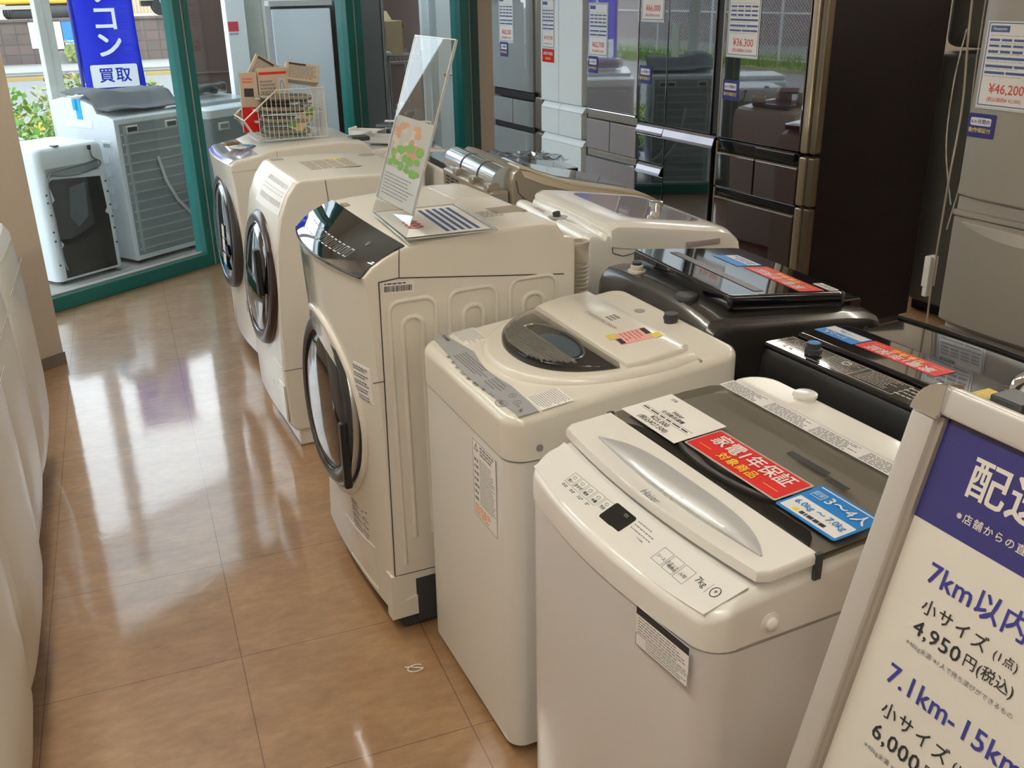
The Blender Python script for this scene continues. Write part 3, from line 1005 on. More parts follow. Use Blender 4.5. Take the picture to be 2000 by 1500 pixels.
# ---- row machine 3: wide drum washer with a black mirror control panel
w3 = thing('drum_washing_machine', 'ivory drum washer with black mirror control panel and large dark round door', 'washing machine', (.907, -2.249, 0), 4.5)
W3H = .318
def b3(y):
    return .045 * (1 - (y / W3H) ** 2)
def w3front(y):
    b = b3(y)
    return [(-.012 - b * .35, .075), (-.004 - b * .7, .2), (-b * 1.0, .42), (-b * 1.15, .62), (-.006 - b * 1.1, .85), (-.018 - b * .95, 1.04)]
def w3panel(y):
    b = b3(y)
    return [(-.022 - b * .95, 1.052), (.0 - b * .8, 1.074), (.03 - b * .55, 1.092), (.062 - b * .3, 1.106), (.09 - b * .12, 1.116)]
def w3prof(y):
    return w3front(y) + w3panel(y) + [(.14, 1.122), (.25, 1.128), (.36, 1.132), (.48, 1.13), (.515, 1.122), (.53, 1.098), (.538, 1.088), (.565, 1.082), (.57, 1.07), (.57, .075)]
loft_y(w3prof, [W3H * q for q in YS], IVORY, 'cabinet', w3)
g = Geo()
g.box(.02, .55, -W3H + .012, W3H - .012, .0, .09, None, .01, 2)
g.box(.06, .52, -W3H - .0008, -W3H + .012, .025, .165)
g.build('plinth', DGREY, w3)
patch('control_panel', w3panel, [W3H * .97 * q for q in YS], mat('panel_black_mirror', (.01, .012, .015), .03, coat=1.0, coat_r=.01, spec=.9), w3, .003)
g = Geo()
g.tube([(w3panel(W3H * .97 * q)[0][0] - .004, W3H * .97 * q, 1.0505) for q in YS], .003, 6)
g.build('panel_lip', BLACKG, w3, None, 60)
# touch keys along the lower half of the panel
def pan3(y, f, lift=.0036):
    p = w3panel(y)
    k_ = min(int(f * 4), 3)
    u = f * 4 - k_
    a, c = p[k_], p[k_ + 1]
    return Vector((a[0] + (c[0] - a[0]) * u - lift * .4, y, a[1] + (c[1] - a[1]) * u + lift))
g = Geo()
for i in range(13):
    y = .21 - i * .0315
    for (y0, y1, f0, f1) in ((y, y - .019, .22, .24), (y, y - .019, .40, .42), (y, y - .0015, .22, .42), (y - .0175, y - .019, .22, .42)):
        g.add([pan3(y0, f0), pan3(y1, f0), pan3(y1, f1), pan3(y0, f1)], [(0, 1, 2, 3)])
g.build('touch_keys', LGREY, w3)
text('U', .02, frame(pan3(-.19, .62, .005), (0, -1, 0), (.05, 0, .03)), LGREY, w3)
# seams on the near side and across the front
yn = -W3H - .0006
g = Geo()
def seam(pts, w=.0016):
    g.tube([(x, yn, z) for x, z in pts], w, 5)
seam([(.014, 1.036), (.009, .7), (.0, .182)])
seam([(.014, 1.036), (.067, 1.04), (.3, 1.012), (.531, .985)])
seam([(-.02, .775), (.012, .775)], .0012)
seam([(.072, 1.118), (.067, 1.04)], .0012)
seam([(.0, .19), (.565, .175)], .0012)
g.build('panel_seam', SEAM, w3)
# pressed arches on the near side panel
g = Geo()
for (xa, xb, zt_, xm0, xm1) in ((.035, .160, .98, .068, .122), (.198, .332, .985, .236, .292), (.37, .508, .99, .41, .468)):
    def arch(x0, x1, zt, zb, rad, w):
        pts = [(x0, zb)] + [(x0, zt - rad)]
        for q in range(1, 7):
            a = PI - q / 6 * PI / 2
            pts.append((x0 + rad + rad * math.cos(a), zt - rad + rad * math.sin(a)))
        for q in range(0, 7):
            a = PI / 2 - q / 6 * PI / 2
            pts.append((x1 - rad + rad * math.cos(a), zt - rad + rad * math.sin(a)))
        pts.append((x1, zb))
        g.tube([(x, -W3H + .001, z) for x, z in pts], w, 8)
    arch(xa, xb, zt_, .22, .03, .0065)
    arch(xm0, xm1, zt_ - .045, .3, .024, .0075)
g.build('side_pressing', IVORY, w3, None, 60)
lb = near_frame(.022, -W3H - .0004, 1.0)
lb = frame((.022, -W3H - .0008, 1.004), (1, 0, -.06), (.06, 0, 1))
sheet('barcode_label', .082, .03, PAPER, lb, w3, .0006)
rnd = random.Random(5)
bb = []
x = .004
while x < .076:
    l = rnd.choice((.0008, .0014, .002))
    bb.append((x, x + l, .005, .02))
    x += l + rnd.choice((.0008, .0012, .0018))
bars('barcode', bb, INK, lb, w3)
fine_print(lb, .07, .006, 1, 90, w3, INK, .01, x0=.004, y0=.0225)
# white kick cover with its step on the near side
g = Geo()
pts = [(-.016, .05), (.062, .05), (.062, .112), (.028, .104), (.012, .19), (-.012, .19)]
g.poly([(x, -W3H - .003, z) for x, z in pts], (0, .04, 0))
g.build('kick_cover', IVORY, w3)
# detergent drawer on the upper left of the front
def onf(y, z, lift=.0):
    p = w3front(y)
    for a, c in zip(p, p[1:]):
        if a[1] <= z <= c[1]:
            u = (z - a[1]) / (c[1] - a[1])
            return Vector((a[0] + (c[0] - a[0]) * u - lift, y, z))
    return Vector((p[-1][0] - lift, y, z))
def fpatch(name, y0, y1, z0, z1, m, lift, ny=6, nz=4, parent=None):
    g = Geo()
    rows = [[onf(y0 + (y1 - y0) * i / ny, z0 + (z1 - z0) * j / nz, lift) for j in range(nz + 1)] for i in range(ny + 1)]
    back = [[p + Vector((lift + .006, 0, 0)) for p in r_] for r_ in rows]
    vs = [p for r_ in rows for p in r_] + [p for r_ in back for p in r_]
    N = (ny + 1) * (nz + 1)
    fs = []
    for i in range(ny):
        for j in range(nz):
            a = i * (nz + 1) + j
            fs.append((a, a + 1, a + nz + 2, a + nz + 1))
    for i in range(ny):
        for a in (i * (nz + 1), i * (nz + 1) + nz):
            fs.append((a, a + nz + 1, a + nz + 1 + N, a + N))
    for j in range(nz):
        for a in (j, ny * (nz + 1) + j):
            fs.append((a, a + 1, a + 1 + N, a + N))
    g.add(vs, fs)
    return g.build(name, m, parent or w3, None, 40)
dr = fpatch('detergent_drawer', .30, .10, .86, 1.02, IVORY_P, .004)
fpatch('drawer_pull', .27, .14, .895, .935, LGREY, .0055, parent=dr)
fpatch('protective_film', .19, .03, .80, 1.035, glassy('cloudy_film', (.86, .88, .88), .075, .96), .0062)
# door with cream surround
for z_ in (0,):
    g = Geo()
    g.tube([onf(.045 + .275 * math.cos(a), .60 + .272 * math.sin(a), .0) if abs(.045 + .275 * math.cos(a)) < W3H * .98 else Vector((.0, max(-W3H, min(W3H, .045 + .275 * math.cos(a))), .60 + .272 * math.sin(a))) for a in [2 * PI * i / 60 for i in range(60)]], .012, 8, True)
    g.build('door_surround', IVORY, w3, None, 60)
d3, M3 = door(w3, (-.028, .045, .60), .252, 3, mat('door_ring_grey', (.028, .029, .032), .35, coat=.3), DOORGL, .036, .046, 'plain', .016)
g = Geo()
g.lathe([(.2545, .008), (.257, .014), (.2535, .024)], M3, 56)
g.build('silver_trim', STEEL, d3, None, 50)
Geo().box(-.082, -.06, -.19, -.165, .42, .62, None, .006, 2).build('door_handle', BLACKP, d3, None, 40)
lbp = fpatch('caution_label', -.205, -.285, .70, .80, PAPER, .0012)
for i in range(5):
    p = onf(-.205, .795 - i * .02, .0022)
    q = onf(-.28, .795 - i * .02, .0022)
    fine_print(frame(p, q - p, (0, 0, 1)), .075, .014, 2, 95 + i, w3, INK_G, .009, y0=-.014, z=.0002)
for i in range(6):
    p = onf(-.08, .335 - i * .022, .0006)
    q = onf(-.2, .335 - i * .022, .0006)
    fine_print(frame(p, q - p, (0, 0, 1)), .11, .018, 2, 105 + i, w3, INK_G, .01, y0=-.018, z=.0003)
fpatch('filter_door', .0, -.22, .10, .235, IVORY_P, .0016)
g = Geo()
for z_ in (.236, .098):
    g.tube([onf(.0 - .22 * i / 10, z_, .002) for i in range(11)], .0018, 5)
g.build('filter_door_edge', WHITE_P, w3)
# top: recess, raised rear box, small labels
g = Geo()
g.box(.405, .50, -.165, -.085, 1.1285, 1.1312)
g.build('filter_recess', mat('recess_beige', (.3, .26, .2), .6), w3)
Geo().box(.09, .11, .20, .235, 1.118, 1.1215).build('top_recess', mat('recess_beige2', (.33, .28, .21), .6), w3)
Geo().box(.38, .49, .06, .27, 1.118, 1.1335, None, .0015, 1).build('rear_cover', IVORY_P, w3, None, 40)
fine_print(Matrix.Translation((.36, -.19, 1.1316)), .06, .07, 5, 120, w3, INK_G, .012, z=.0002)
# corrugated hose standing behind the machine
hose = thing('drain_hose', 'beige corrugated hose upright behind the ivory drum washer', 'hose', (1.565, -2.40, 0))
prof = [(.0, .0), (.026, .0)]
z = .0
while z < .965:
    prof += [(.027, z + .002), (.027, z + .005), (.0235, z + .007), (.0235, z + .010)]
    z += .012
prof += [(.0245, z + .004), (.0285, z + .006), (.0285, z + .02), (.0265, z + .024), (.0265, z + .05), (.0285, z + .053), (.0285, z + .064), (.0245, z + .064), (.0235, z + .03), (0, z + .03)]
Geo().lathe(prof, None, 24).build('hose', mat('hose_beige', (.50, .46, .38), .5, noise=.04), hose, None, 50)

# clear acrylic sign holder on top of it
ac = thing('acrylic_sign_holder', 'tall clear acrylic L-shaped sign holder standing on the ivory drum washer', 'sign holder', (1.017, -2.40, 1.1345), 0)
CLR = mat('acrylic_edge', (.72, .75, .76), .15, trans=.3, coat=.5)
g = Geo()
sl = .07
def acz(x):
    return .004 + 0.0 * x
g.box(.0, .24, -.17, .17, .0, .0025)
g.build('base_sheet', ACRYL, ac)
g = Geo()
for (x0, x1, y0, y1) in ((.0, .24, -.1715, -.1695), (.0, .0018, -.171, .17), (.239, .2412, -.171, .17)):
    g.box(x0, x1, y0, y1, .0, .0032)
g.build('sheet_edge', CLR, ac)
# base ramp: front sheet rising to the foot of the upright panel
pA = [Vector((.002, .168, .002)), Vector((.002, -.17, .002)), Vector((.023, -.168, .058)), Vector((.002, .10, .058))]
g = Geo().poly(pA, (.0015, 0, 0))
g.build('front_slope', ACRYL, ac)
upx = Vector((math.sin(R(17.7)), 0, math.cos(R(17.7))))
AP = R(4.5)
upx = Vector((math.cos(AP) * math.sin(R(18.5)), math.sin(AP) * math.sin(R(18.5)), math.cos(R(18.5))))
Mu = frame((.002, .10, .057), (math.sin(AP), -math.cos(AP), 0), upx)
PW, PH = .268, .42
sheet('upright_sheet', PW, PH, ACRYL, Mu, ac, .002)
bars('sheet_edge', [(0, .0025, 0, PH), (PW - .0025, PW, 0, PH), (0, PW, PH - .0025, PH)], CLR, Mu, ac, -.004, .0062)
fl = thing('flyer', 'printed flyer with food photos inside the clear acrylic holder', 'flyer')
fl.matrix_world = Matrix.Translation((1.017, -2.40, 1.1345)) @ Mu
pm = glassy('thin_print_paper', (.78, .79, .79), .05)
sheet('paper', PW - .012, .215, mat('flyer_paper', (.60, .58, .55), .5, alpha=.85), Matrix.Translation((.006, .004, -.0022)), fl, .0004)
rnd = random.Random(9)
sheet('text_panel', PW - .012, .085, mat('flyer_pale', (.66, .67, .68), .5), Matrix.Translation((.006, .004, -.0018)), fl, .0002)
for (m_, n_, y0, y1, nm) in ((mat('flyer_cream', (.66, .56, .46), .5), 16, .12, .205, 'bread_print'), (mat('flyer_salmon', (.6, .27, .14), .5), 22, .125, .20, 'food_print'), (mat('flyer_green', (.16, .42, .05), .5), 30, .088, .15, 'leaf_print')):
    g = Geo()
    for i in range(n_):
        cx, cy = rnd.uniform(.03, PW - .035), rnd.uniform(y0, y1)
        a_, b_ = rnd.uniform(.012, .026), rnd.uniform(.005, .012)
        g.poly([(cx + a_ * math.cos(q), cy + b_ * math.sin(q), -.0016 + i * .00001 + (.0004 if nm == 'leaf_print' else 0)) for q in [2 * PI * k / 14 for k in range(14)]], (0, 0, .0001))
    g.build(nm, m_, fl)
fine_print(Matrix.Translation((.02, .015, -.0022)), .22, .06, 7, 130, fl, INK_G, .014, z=.0010, fill=.25)
pt = thing('price_sheet', 'price sheet with red figures under the acrylic base', 'price sheet', (1.024, -2.558, 1.1376))
pt.rotation_euler = (0, 0, 0)
sheet('paper', .22, .31, PAPER, Matrix.Translation((0, 0, .0)), pt, .0004)
Mq = frame((.02, .30, .0005), (0, -1, 0), (1, 0, 0))
text('000', .06, Mq @ Matrix.Translation((.13, .03, 0)), REDTXT, pt, bold=.02)
bars('table_bands', [(.02, .28, .09 + i * .02, .1 + i * .02) for i in range(5)], BAND, Mq, pt, .0002)

# ---- row machine 2: tilted drum washer with bronze door
w2 = thing('drum_washing_machine', 'ivory drum washer with slanted front and round bronze-ringed door, second from the window', 'washing machine', (.842, -.968, 0), 4)
W2H = .287
def w2front(y):
    b = .012 * (1 - (y / W2H) ** 2)
    return [(.02 - b, .075), (.0 - b, .10), (-.004 - b, .30), (.002 - b, .55), (.018 - b, .80), (.045 - b, .93), (.075 - b * .6, 1.0), (.112, 1.048)]
def w2prof(y):
    return w2front(y) + [(.13, 1.056), (.30, 1.058), (.56, 1.046), (.60, 1.03), (.61, 1.0), (.61, .075)]
loft_y(w2prof, [W2H * q for q in YS], IVORY, 'cabinet', w2)
Geo().box(.03, .58, -W2H + .02, W2H - .02, 0, .09, None, .01, 2).build('plinth', IVORY, w2)
g = Geo()
yn = -W2H - .0006
seam([(-.006, .338), (.6, .335)], .0014)
seam([(.22, 1.05), (.225, .99), (.228, .338)], .0014)
g.build('panel_seam', SEAM, w2)
d2, M2 = door(w2, (.010, .0, .64), .265, 6, mat('bronze_dark_gloss', (.05, .03, .023), .3, metal=.4, coat=.2), DOORGL, .03, .05, 'x', .02)
Geo().box(-.052, -.028, -.205, -.165, .62, .80, None, .006, 2).build('door_handle', BLACKP, d2, None, 40)
text('∥', .03, M2 @ Matrix.Rotation(R(90), 4, 'Z') @ Matrix.Translation((-.04, -.06, .044)), LGREY, d2)
# control area: pale print and keys on the slanted upper front
def onf2(y, f):
    p = w2front(y)[4:]
    k_ = min(int(f * 3), 2)
    u = f * 3 - k_
    return Vector((p[k_][0] + (p[k_ + 1][0] - p[k_][0]) * u - .002, y, p[k_][1] + (p[k_ + 1][1] - p[k_][1]) * u + .0012))
g = Geo()
for i in range(9):
    for j in range(3):
        y0 = .06 - i * .034
        f0 = .45 + j * .17
        g.add([onf2(y0, f0), onf2(y0 - .026, f0), onf2(y0 - .026, f0 + .09), onf2(y0, f0 + .09)], [(0, 1, 2, 3)])
g.build('control_keys', mat('key_print', (.42, .38, .33), .4), w2)
patch('control_panel', lambda y: [(x - .0005, z) for x, z in w2front(y)[5:]], [.1 - .36 * i / 8 for i in range(9)], mat('panel_pearl', (.62, .59, .54), .35), w2, .0012)
sheet('top_label', .2, .22, mat('label_beige', (.55, .49, .38), .5), Matrix.Translation((.22, -.10, 1.0572)), w2, .0008)
for i in range(4):
    fine_print(Matrix.Translation((.225 + i * .048, -.095, 1.0578)), .04, .2, 12, 140 + i, w2, INK_G, .012, z=.0003, fill=.4)
sheet('yellow_note', .05, .05, TAPEY, Matrix.Translation((.34, .075, 1.0578)), w2, .0004)
sheet('yellow_note', .06, .04, TAPEY, Matrix.Translation((.47, -.26, 1.0535)), w2, .0004)
Geo().lathe([(0, 0), (.035, 0), (.035, .001), (0, .001)], Matrix.Translation((.53, .19, 1.0482))).build('top_recess', LINE, w2)
Geo().box(.135, .185, .20, .245, 1.0555, 1.0575).build('top_recess', LINE, w2)
# lower service cover on the front
g = Geo()
g.tube([(-.012, y, .345 - .0) for y in (.27, 0, -.27)], .0022, 6)
g.build('front_seam', WHITE_P, w2)
g = Geo()
for (a, c) in (((-.255, .12), (-.255, .31)), ((-.17, .12), (-.255, .12))):
    pass
Geo().box(-.013, -.004, -.27, -.18, .11, .27, None, .004, 2).build('filter_door', IVORY_P, w2, None, 40)
Geo().box(-.0135, -.006, -.10, -.05, .295, .318, None, .002, 1).build('drawer_slot', DGREY, w2)
Geo().box(-.0135, -.006, -.10, -.05, .215, .238, None, .002, 1).build('drawer_slot', LGREY, w2)

# ---- row machine 1: drum washer with pearly purple panel, next to the window
w1 = thing('drum_washing_machine', 'ivory drum washer carrying the wire basket, farthest of the front row', 'washing machine', (.842, -.005, 0), 4)
W1H = .292
def w1front(y):
    b = .02 * (1 - (y / W1H) ** 2)
    return [(.02 - b, .05), (.004 - b, .075), (-.004 - b, .3), (-.008 - b, .6), (-.012 - b, .86), (-.02 - b, .95), (-.02 - b, .972)]
def w1prof(y):
    return w1front(y) + [(.0, .99), (.06, 1.0), (.12, 1.012), (.18, 1.032), (.50, 1.04), (.60, 1.03), (.64, .99), (.64, .05)]
loft_y(w1prof, [W1H * q for q in YS], IVORY, 'cabinet', w1)
Geo().box(.03, .60, -W1H + .02, W1H - .02, 0, .06, None, .01, 2).build('plinth', BLACKP, w1)
patch('control_panel', lambda y: [(-.018 - .02 * (1 - (y / W1H) ** 2), .976), (.0, .9915), (.06, 1.0015), (.11, 1.0105)], [W1H * .9 * q for q in YS], mat('panel_pearl_violet', (.52, .5, .62), .12, metal=.3, coat=.6), w1, .002)
g = Geo()
yn = -W1H - .0006
seam([(-.02, .945), (.18, .95), (.63, .975)], .0014)
seam([(.0, .315), (.05, .31), (.3, .305)], .0012)
seam([(.19, .95), (.19, 1.02)], .0012)
g.build('panel_seam', LINE, w1)
d1, M1 = door(w1, (-.018, .0, .625), .275, 3, mat('door_ring_bronze_grey', (.05, .045, .042), .38, metal=.3), DOORGL, .03, .045, 'x', .02)
for i, (m_, y_, z_, w_, h_) in enumerate(((BLUE, .05, .20, .07, .05), (PAPER, .05, .15, .07, .05), (NAVY, .10, .1, .05, .05), (PAPER, .045, .08, .06, .06), (PAPER, .045, .015, .06, .06))):
    sheet('door_sticker', w_, h_, m_, M1 @ Matrix.Rotation(R(-90), 4, 'Z') @ Matrix.Translation((-y_ - .08, z_ - .06, .045)), d1, .0006)
Geo().box(-.013, -.0, -.25, -.19, .27, .33).build('rating_label', PAPER, w1)
fine_print(front_frame(-.0135, -.19, .27), .055, .055, 4, 150, w1, INK_G, .012)
g = Geo()
for y0 in (.15,):
    g.tube([(-.018, y0, .27), (-.02, y0 - .02, .26), (-.02, y0 - .02, .14), (-.018, y0, .12)], .004, 6)
g.build('lower_trim', WHITE_P, w1, None, 60)
Geo().box(.57, .66, -.20, -.12, 1.02, 1.04, None, .004, 1).build('rear_clip', DGREY, w1)
# ================================================================== wire basket with small goods on the farthest drum washer
WIRE = mat('wire_cream', (.66, .62, .55), .35, coat=.3, noise=.03)
bk_ = thing('wire_basket', 'cream wire basket with sloping front, full of boxes and packets, on the farthest washer', 'basket', (.985, -.14, 1.0455), 3)
L_, Wd, H_ = .335, .255, .225
def side_path(y):
    return [(-.045, y, .10), (.115, y, H_), (L_, y, H_)]
g = Geo()
for y in (0, Wd):
    g.tube(side_path(y), .0032, 6)
    g.tube([(-.045, y, .10), (.012, y, .004), (L_, y, .004), (L_, y, H_)], .0028, 6)
    g.tube([(.035, y, .118), (L_, y, .118)], .0022, 6)
g.tube([(L_, 0, H_), (L_, Wd, H_)], .0032, 6)
g.tube([(-.045, 0, .10), (-.045, Wd, .10)], .0032, 6)
g.tube([(.012, 0, .004), (.012, Wd, .004)], .0028, 6)
g.build('rim_wire', WIRE, bk_, None, 60)
g = Geo()
for i in range(15):
    x = .022 + i * .0213
    zt = H_ if x > .115 else .10 + (x + .045) / .16 * (H_ - .10)
    for y in (0, Wd):
        g.tube([(x, y, .004), (x, y, zt)], .0016, 5)
    g.tube([(x, 0, .004), (x, Wd, .004)], .0016, 5)
for i in range(11):
    y = .021 + i * .0213
    g.tube([(L_, y, .004), (L_, y, H_)], .0016, 5)
for i in range(5):
    y = i * Wd / 4
    g.tube([(.012, y, .004), (L_, y, .004)], .0016, 5)
g.tube([(L_, 0, .118), (L_, Wd, .118)], .002, 5)
g.build('mesh_wire', WIRE, bk_, None, 60)
Geo().poly([(-.043, .004, .098), (-.043, Wd - .004, .098), (.010, Wd - .004, .008), (.010, .004, .008)], (.002, 0, .001)).build('front_plate', mat('plate_grey', (.55, .54, .52), .4, noise=.03), bk_)
BOXB = mat('retail_box_beige', (.50, .40, .29), .5, coat=.2, noise=.03)
BX = Matrix.Translation((.985, -.14, 1.0455)) @ Matrix.Rotation(R(3), 4, 'Z')
def retail_box(label, loc, rot, dims, deco, name='retail_box', cat='box', m=BOXB):
    o = thing(name, label, cat, (0, 0, 0), 0, None)
    o.matrix_world = BX @ Matrix.Translation(loc) @ Matrix.Rotation(R(rot[2]), 4, 'Z') @ Matrix.Rotation(R(rot[1]), 4, 'Y') @ Matrix.Rotation(R(rot[0]), 4, 'X')
    a, b_, c = dims
    Geo().box(0, a, 0, b_, 0, c, None, .0015, 1).build('carton', m, o, None, 40)
    F = frame((0, -.0002, 0), (1, 0, 0), (0, 0, 1))
    deco(o, F, a, c)
    return o
def deco_red(o, F, a, c):
    sheet('red_print', a * .98, c * .42, RED, F @ Matrix.Translation((.001, .002, 0)), o, .0004)
    bars('picture', [(a * .2, a * .75, c * .6, c * .74)], INK, F, o)
    fine_print(F, a * .7, c * .1, 2, 160, o, REDTXT, .008, x0=a * .15, y0=c * .82)
def deco_txt(o, F, a, c):
    fine_print(F, a * .85, c * .75, 8, 161, o, INK_G, .012, x0=a * .08, y0=c * .12)
    bars('headline', [(a * .08, a * .6, c * .86, c * .95)], INK, F, o)
def deco_parts(o, F, a, c):
    bars('red_rule', [(a * .05, a * .95, c * .84, c * .9)], RED, F, o)
    bars('picture', [(a * .66, a * .9, c * .35, c * .75)], LGREY, F, o)
    g = Geo()
    ell(g, a * .78, c * .55, a * .06, c * .13, .001, F, .0012)
    g.build('ring_picture', INK, o)
    fine_print(F, a * .5, c * .6, 7, 162, o, INK_G, .01, x0=a * .06, y0=c * .12)
retail_box('upright beige box with red base, at the left end of the basket', (-.03, .13, .03), (0, 2, -4), (.078, .035, .27), deco_red)
retail_box('beige box with text panel leaning diagonally at the back of the basket', (.02, .17, .285), (-8, 32, 0), (.155, .02, .11), deco_txt)
retail_box('wide beige box with red rule and ring picture in mid basket', (.06, .12, .13), (-3, 0, 0), (.14, .045, .185), deco_parts)
retail_box('beige box with vertical black headline tipped over the right rim', (.19, .125, .262), (-22, 10, -4), (.155, .055, .085), deco_txt)
retail_box('small beige card sticking out left over the basket front', (-.055, .215, .09), (0, 40, 0), (.06, .006, .05), deco_txt)
retail_box('white box behind the green packet at the right end of the basket', (.245, .16, .05), (0, 0, 0), (.07, .06, .11), deco_txt, m=PAPER)
BAGM = mat('olive_hose_in_bag', (.22, .21, .16), .22, coat=.9, coat_r=.08, noise=.25, nscale=18)
BAGS = mat('clear_bag_film', (.62, .66, .62), .12, coat=1.0, noise=.1, alpha=.75)
rnd = random.Random(3)
posn = ['topmost', 'second from the top', 'third from the top', 'bottom']
for i in range(4):
    z0 = .168 - i * .051
    o = thing('hose_packet', 'coiled hose in clear bag lying in the basket, %s of the stack' % posn[i], 'packet', (0, 0, 0), 0, 'bagged hoses in the basket')
    o.matrix_world = BX @ Matrix.Translation((.05 + .012 * (i == 0), .015, z0)) @ Matrix.Rotation(R(rnd.uniform(-4, 4)), 4, 'Z') @ Matrix.Rotation(R(3), 4, 'Y')
    g = Geo()
    for k in range(3):
        r_ = .03 + k * .012
        g.tube([(.03 + .0 + (.145 if math.cos(a) > 0 else 0) + r_ * .75 * math.cos(a), .052 + r_ * math.sin(a), .017 + .004 * k) for a in [2 * PI * q / 28 for q in range(28)]], .011, 7, True)
    g.build('coiled_hose', BAGM, o, None, 60)
    g = Geo()
    g.box(-.018, .215, .002, .104, .0, .034, None, .012, 3)
    g.build('bag', glassy('bag_film', (.86, .88, .84), .07, .9), o, None, 60)
    Geo().box(-.04, -.016, .02, .085, .012, .022, None, .004, 1).build('bag_seal', BAGS, o, None, 60)
gp = thing('printed_packet', 'green-leaf printed packet standing behind the basket wires', 'packet')
gp.matrix_world = BX @ Matrix.Translation((.165, .007, .013)) @ Matrix.Rotation(R(-18), 4, 'Y')
Geo().poly([(0, 0, .05), (.05, 0, .0), (.12, 0, .04), (.155, 0, .09), (.05, 0, .075)], (0, .008, 0)).build('packet', mat('packet_tan', (.55, .46, .3), .25, coat=.6, noise=.1), gp)
Geo().poly([(.002, -.0006, .052), (.035, -.0006, .03), (.06, -.0006, .06), (.03, -.0006, .075)], (0, .0004, 0)).build('leaf_print', mat('leaf_green', (.1, .28, .05), .4), gp)
Geo().poly([(.10, -.0006, .06), (.13, -.0006, .055), (.15, -.0006, .085), (.11, -.0006, .08)], (0, .0004, 0)).build('leaf_print', mat('leaf_green', (.1, .28, .05), .4), gp)
# little packets beside the basket
for (nm, lab, m_, x, y, rz, w_, h_, t_) in (('sachet', 'brown foil sachet left of the basket on the washer top', mat('brown_foil', (.3, .2, .09), .3, metal=.3, noise=.2), .885, .045, 25, .075, .05, .014),
                                  ('leaflet', 'cream printed packet beside the brown sachet', PAPER, .905, -.075, 32, .045, .085, .008),
                                  ('blister_card', 'blue and white card packet nearest the basket on the washer top', mat('card_blue', (.06, .22, .38), .3, coat=.5, noise=.1), .945, -.055, 38, .05, .08, .009)):
    o = thing(nm, lab, 'packet', (x, y, 1.0165), rz)
    Geo().box(-w_ / 2, w_ / 2, -h_ / 2, h_ / 2, 0, t_, None, min(.004, t_ * .4), 2).build('packet', m_, o, None, 50)
    fine_print(Matrix.Translation((-w_ * .4, -h_ * .4, t_)), w_ * .8, h_ * .6, 5, 170, o, INK_G, .01, z=.0002)

# ================================================================== second row (fronts face the fridges, backs to the first row)
def B(x, y, z=0):
    return Vector((x, y, z))
# ---- white top loader with glass-topped lid
b2 = thing('washing_machine', 'white washer with curved glass-topped lid and chrome cap, behind the ivory drum washer', 'washing machine', (2.265, -1.885, 0), 180)
H2 = .305
def b2prof(y):
    c = .012 * (abs(y) / H2) ** 3
    return [(0.0, .02), (-.004 + c, .5), (0.0, .85), (.012, .90), (.04, .925 - c), (.10, .94 - c), (.40, .985 - c), (.495, .995 - c), (.506, .985), (.512, .972), (.522, .972), (.532, .984), (.545, .988), (.562, .988), (.572, .98), (.578, .965), (.58, .94), (.58, .02)]
loft_y(b2prof, [H2 * q for q in YS], WHITE_P, 'cabinet', b2, r=.022)
feet(b2, .05, .5, -.22, .22, .025)
g = Geo()
LX2 = [.025, .06, .10, .2, .3, .40, .47, .492]
def z2(x):
    pts = [(.0, .85), (.012, .90), (.04, .925), (.10, .94), (.40, .985), (.50, .996)]
    for a, c in zip(pts, pts[1:]):
        if a[0] <= x <= c[0]:
            return a[1] + (c[1] - a[1]) * (x - a[0]) / (c[0] - a[0])
    return pts[-1][1]
rings = []
for q in (-1, -.985, -.94, -.85, -.5, 0, .5, .85, .94, .985, 1):
    y = q * (H2 + .003)
    drop = .0 if abs(q) < .9 else (.004 if abs(q) < .96 else (.014 if abs(q) < .99 else .034))
    rings.append([(x, y, z2(x) + .026 - drop - (.012 if x in (LX2[0], LX2[-1]) else 0)) for x in LX2] + [(LX2[-1], y, z2(LX2[-1]) - .05), (LX2[0], y, z2(LX2[0]) - .05)])
lid2 = Geo().loft(rings).build('lid', WHITE_P, b2, None, 40)
g = Geo()
g.poly([(x, y, z2(.1) + (x - .1) * .15 + .0265) for x, y in rr(.105, .395, -.22, .22, .05, 6)], (0, 0, .0016))
g.build('lid_glass', mat('lid_glass_grey', (.45, .45, .46), .05, coat=.9, coat_r=.01), lid2)
Geo().box(.10, .225, H2 + .001, H2 + .008, .915, .934, None, .003, 2).build('handle_slot', mat('slot_mauve', (.36, .31, .32), .4), lid2, None, 40)
Geo().box(.022, .06, -.21, .21, .90, .925, None, .003, 1).build('control_strip', SILVER, b2, None, 40)
g = Geo().lathe([(0, 0), (.018, 0), (.018, .018), (.024, .02), (.024, .034), (.02, .037), (0, .037)], Matrix.Translation((.21, .08, z2(.21) + .027)), 20)
g.build('chrome_cap', CHROME, b2, None, 40)
Geo().lathe([(0, 0), (.03, .0), (.034, .004), (.0, .006)], Matrix.Translation((.55, .03, .986))).build('inlet_recess', LGREY, b2)
Geo().cyl((.552, .03, .984), (.556, .03, 1.006), .013, None, 14).build('water_inlet', DGREY, b2, None, 40)
g = Geo()
g.tube([(.49, H2 + .0008, .955), (.485, H2 + .0008, .925), (.45, H2 + .0008, .912), (.40, H2 + .0008, .918), (.06, H2 + .0008, .875), (.04, H2 + .0008, .895)], .0014, 5)
g.build('lid_seam', SEAM, b2)
fine_print(frame((.568, -.14, .9883), (0, 1, 0), (-1, 0, 0)), .09, .02, 2, 180, b2, INK_G, .02, z=.0002)

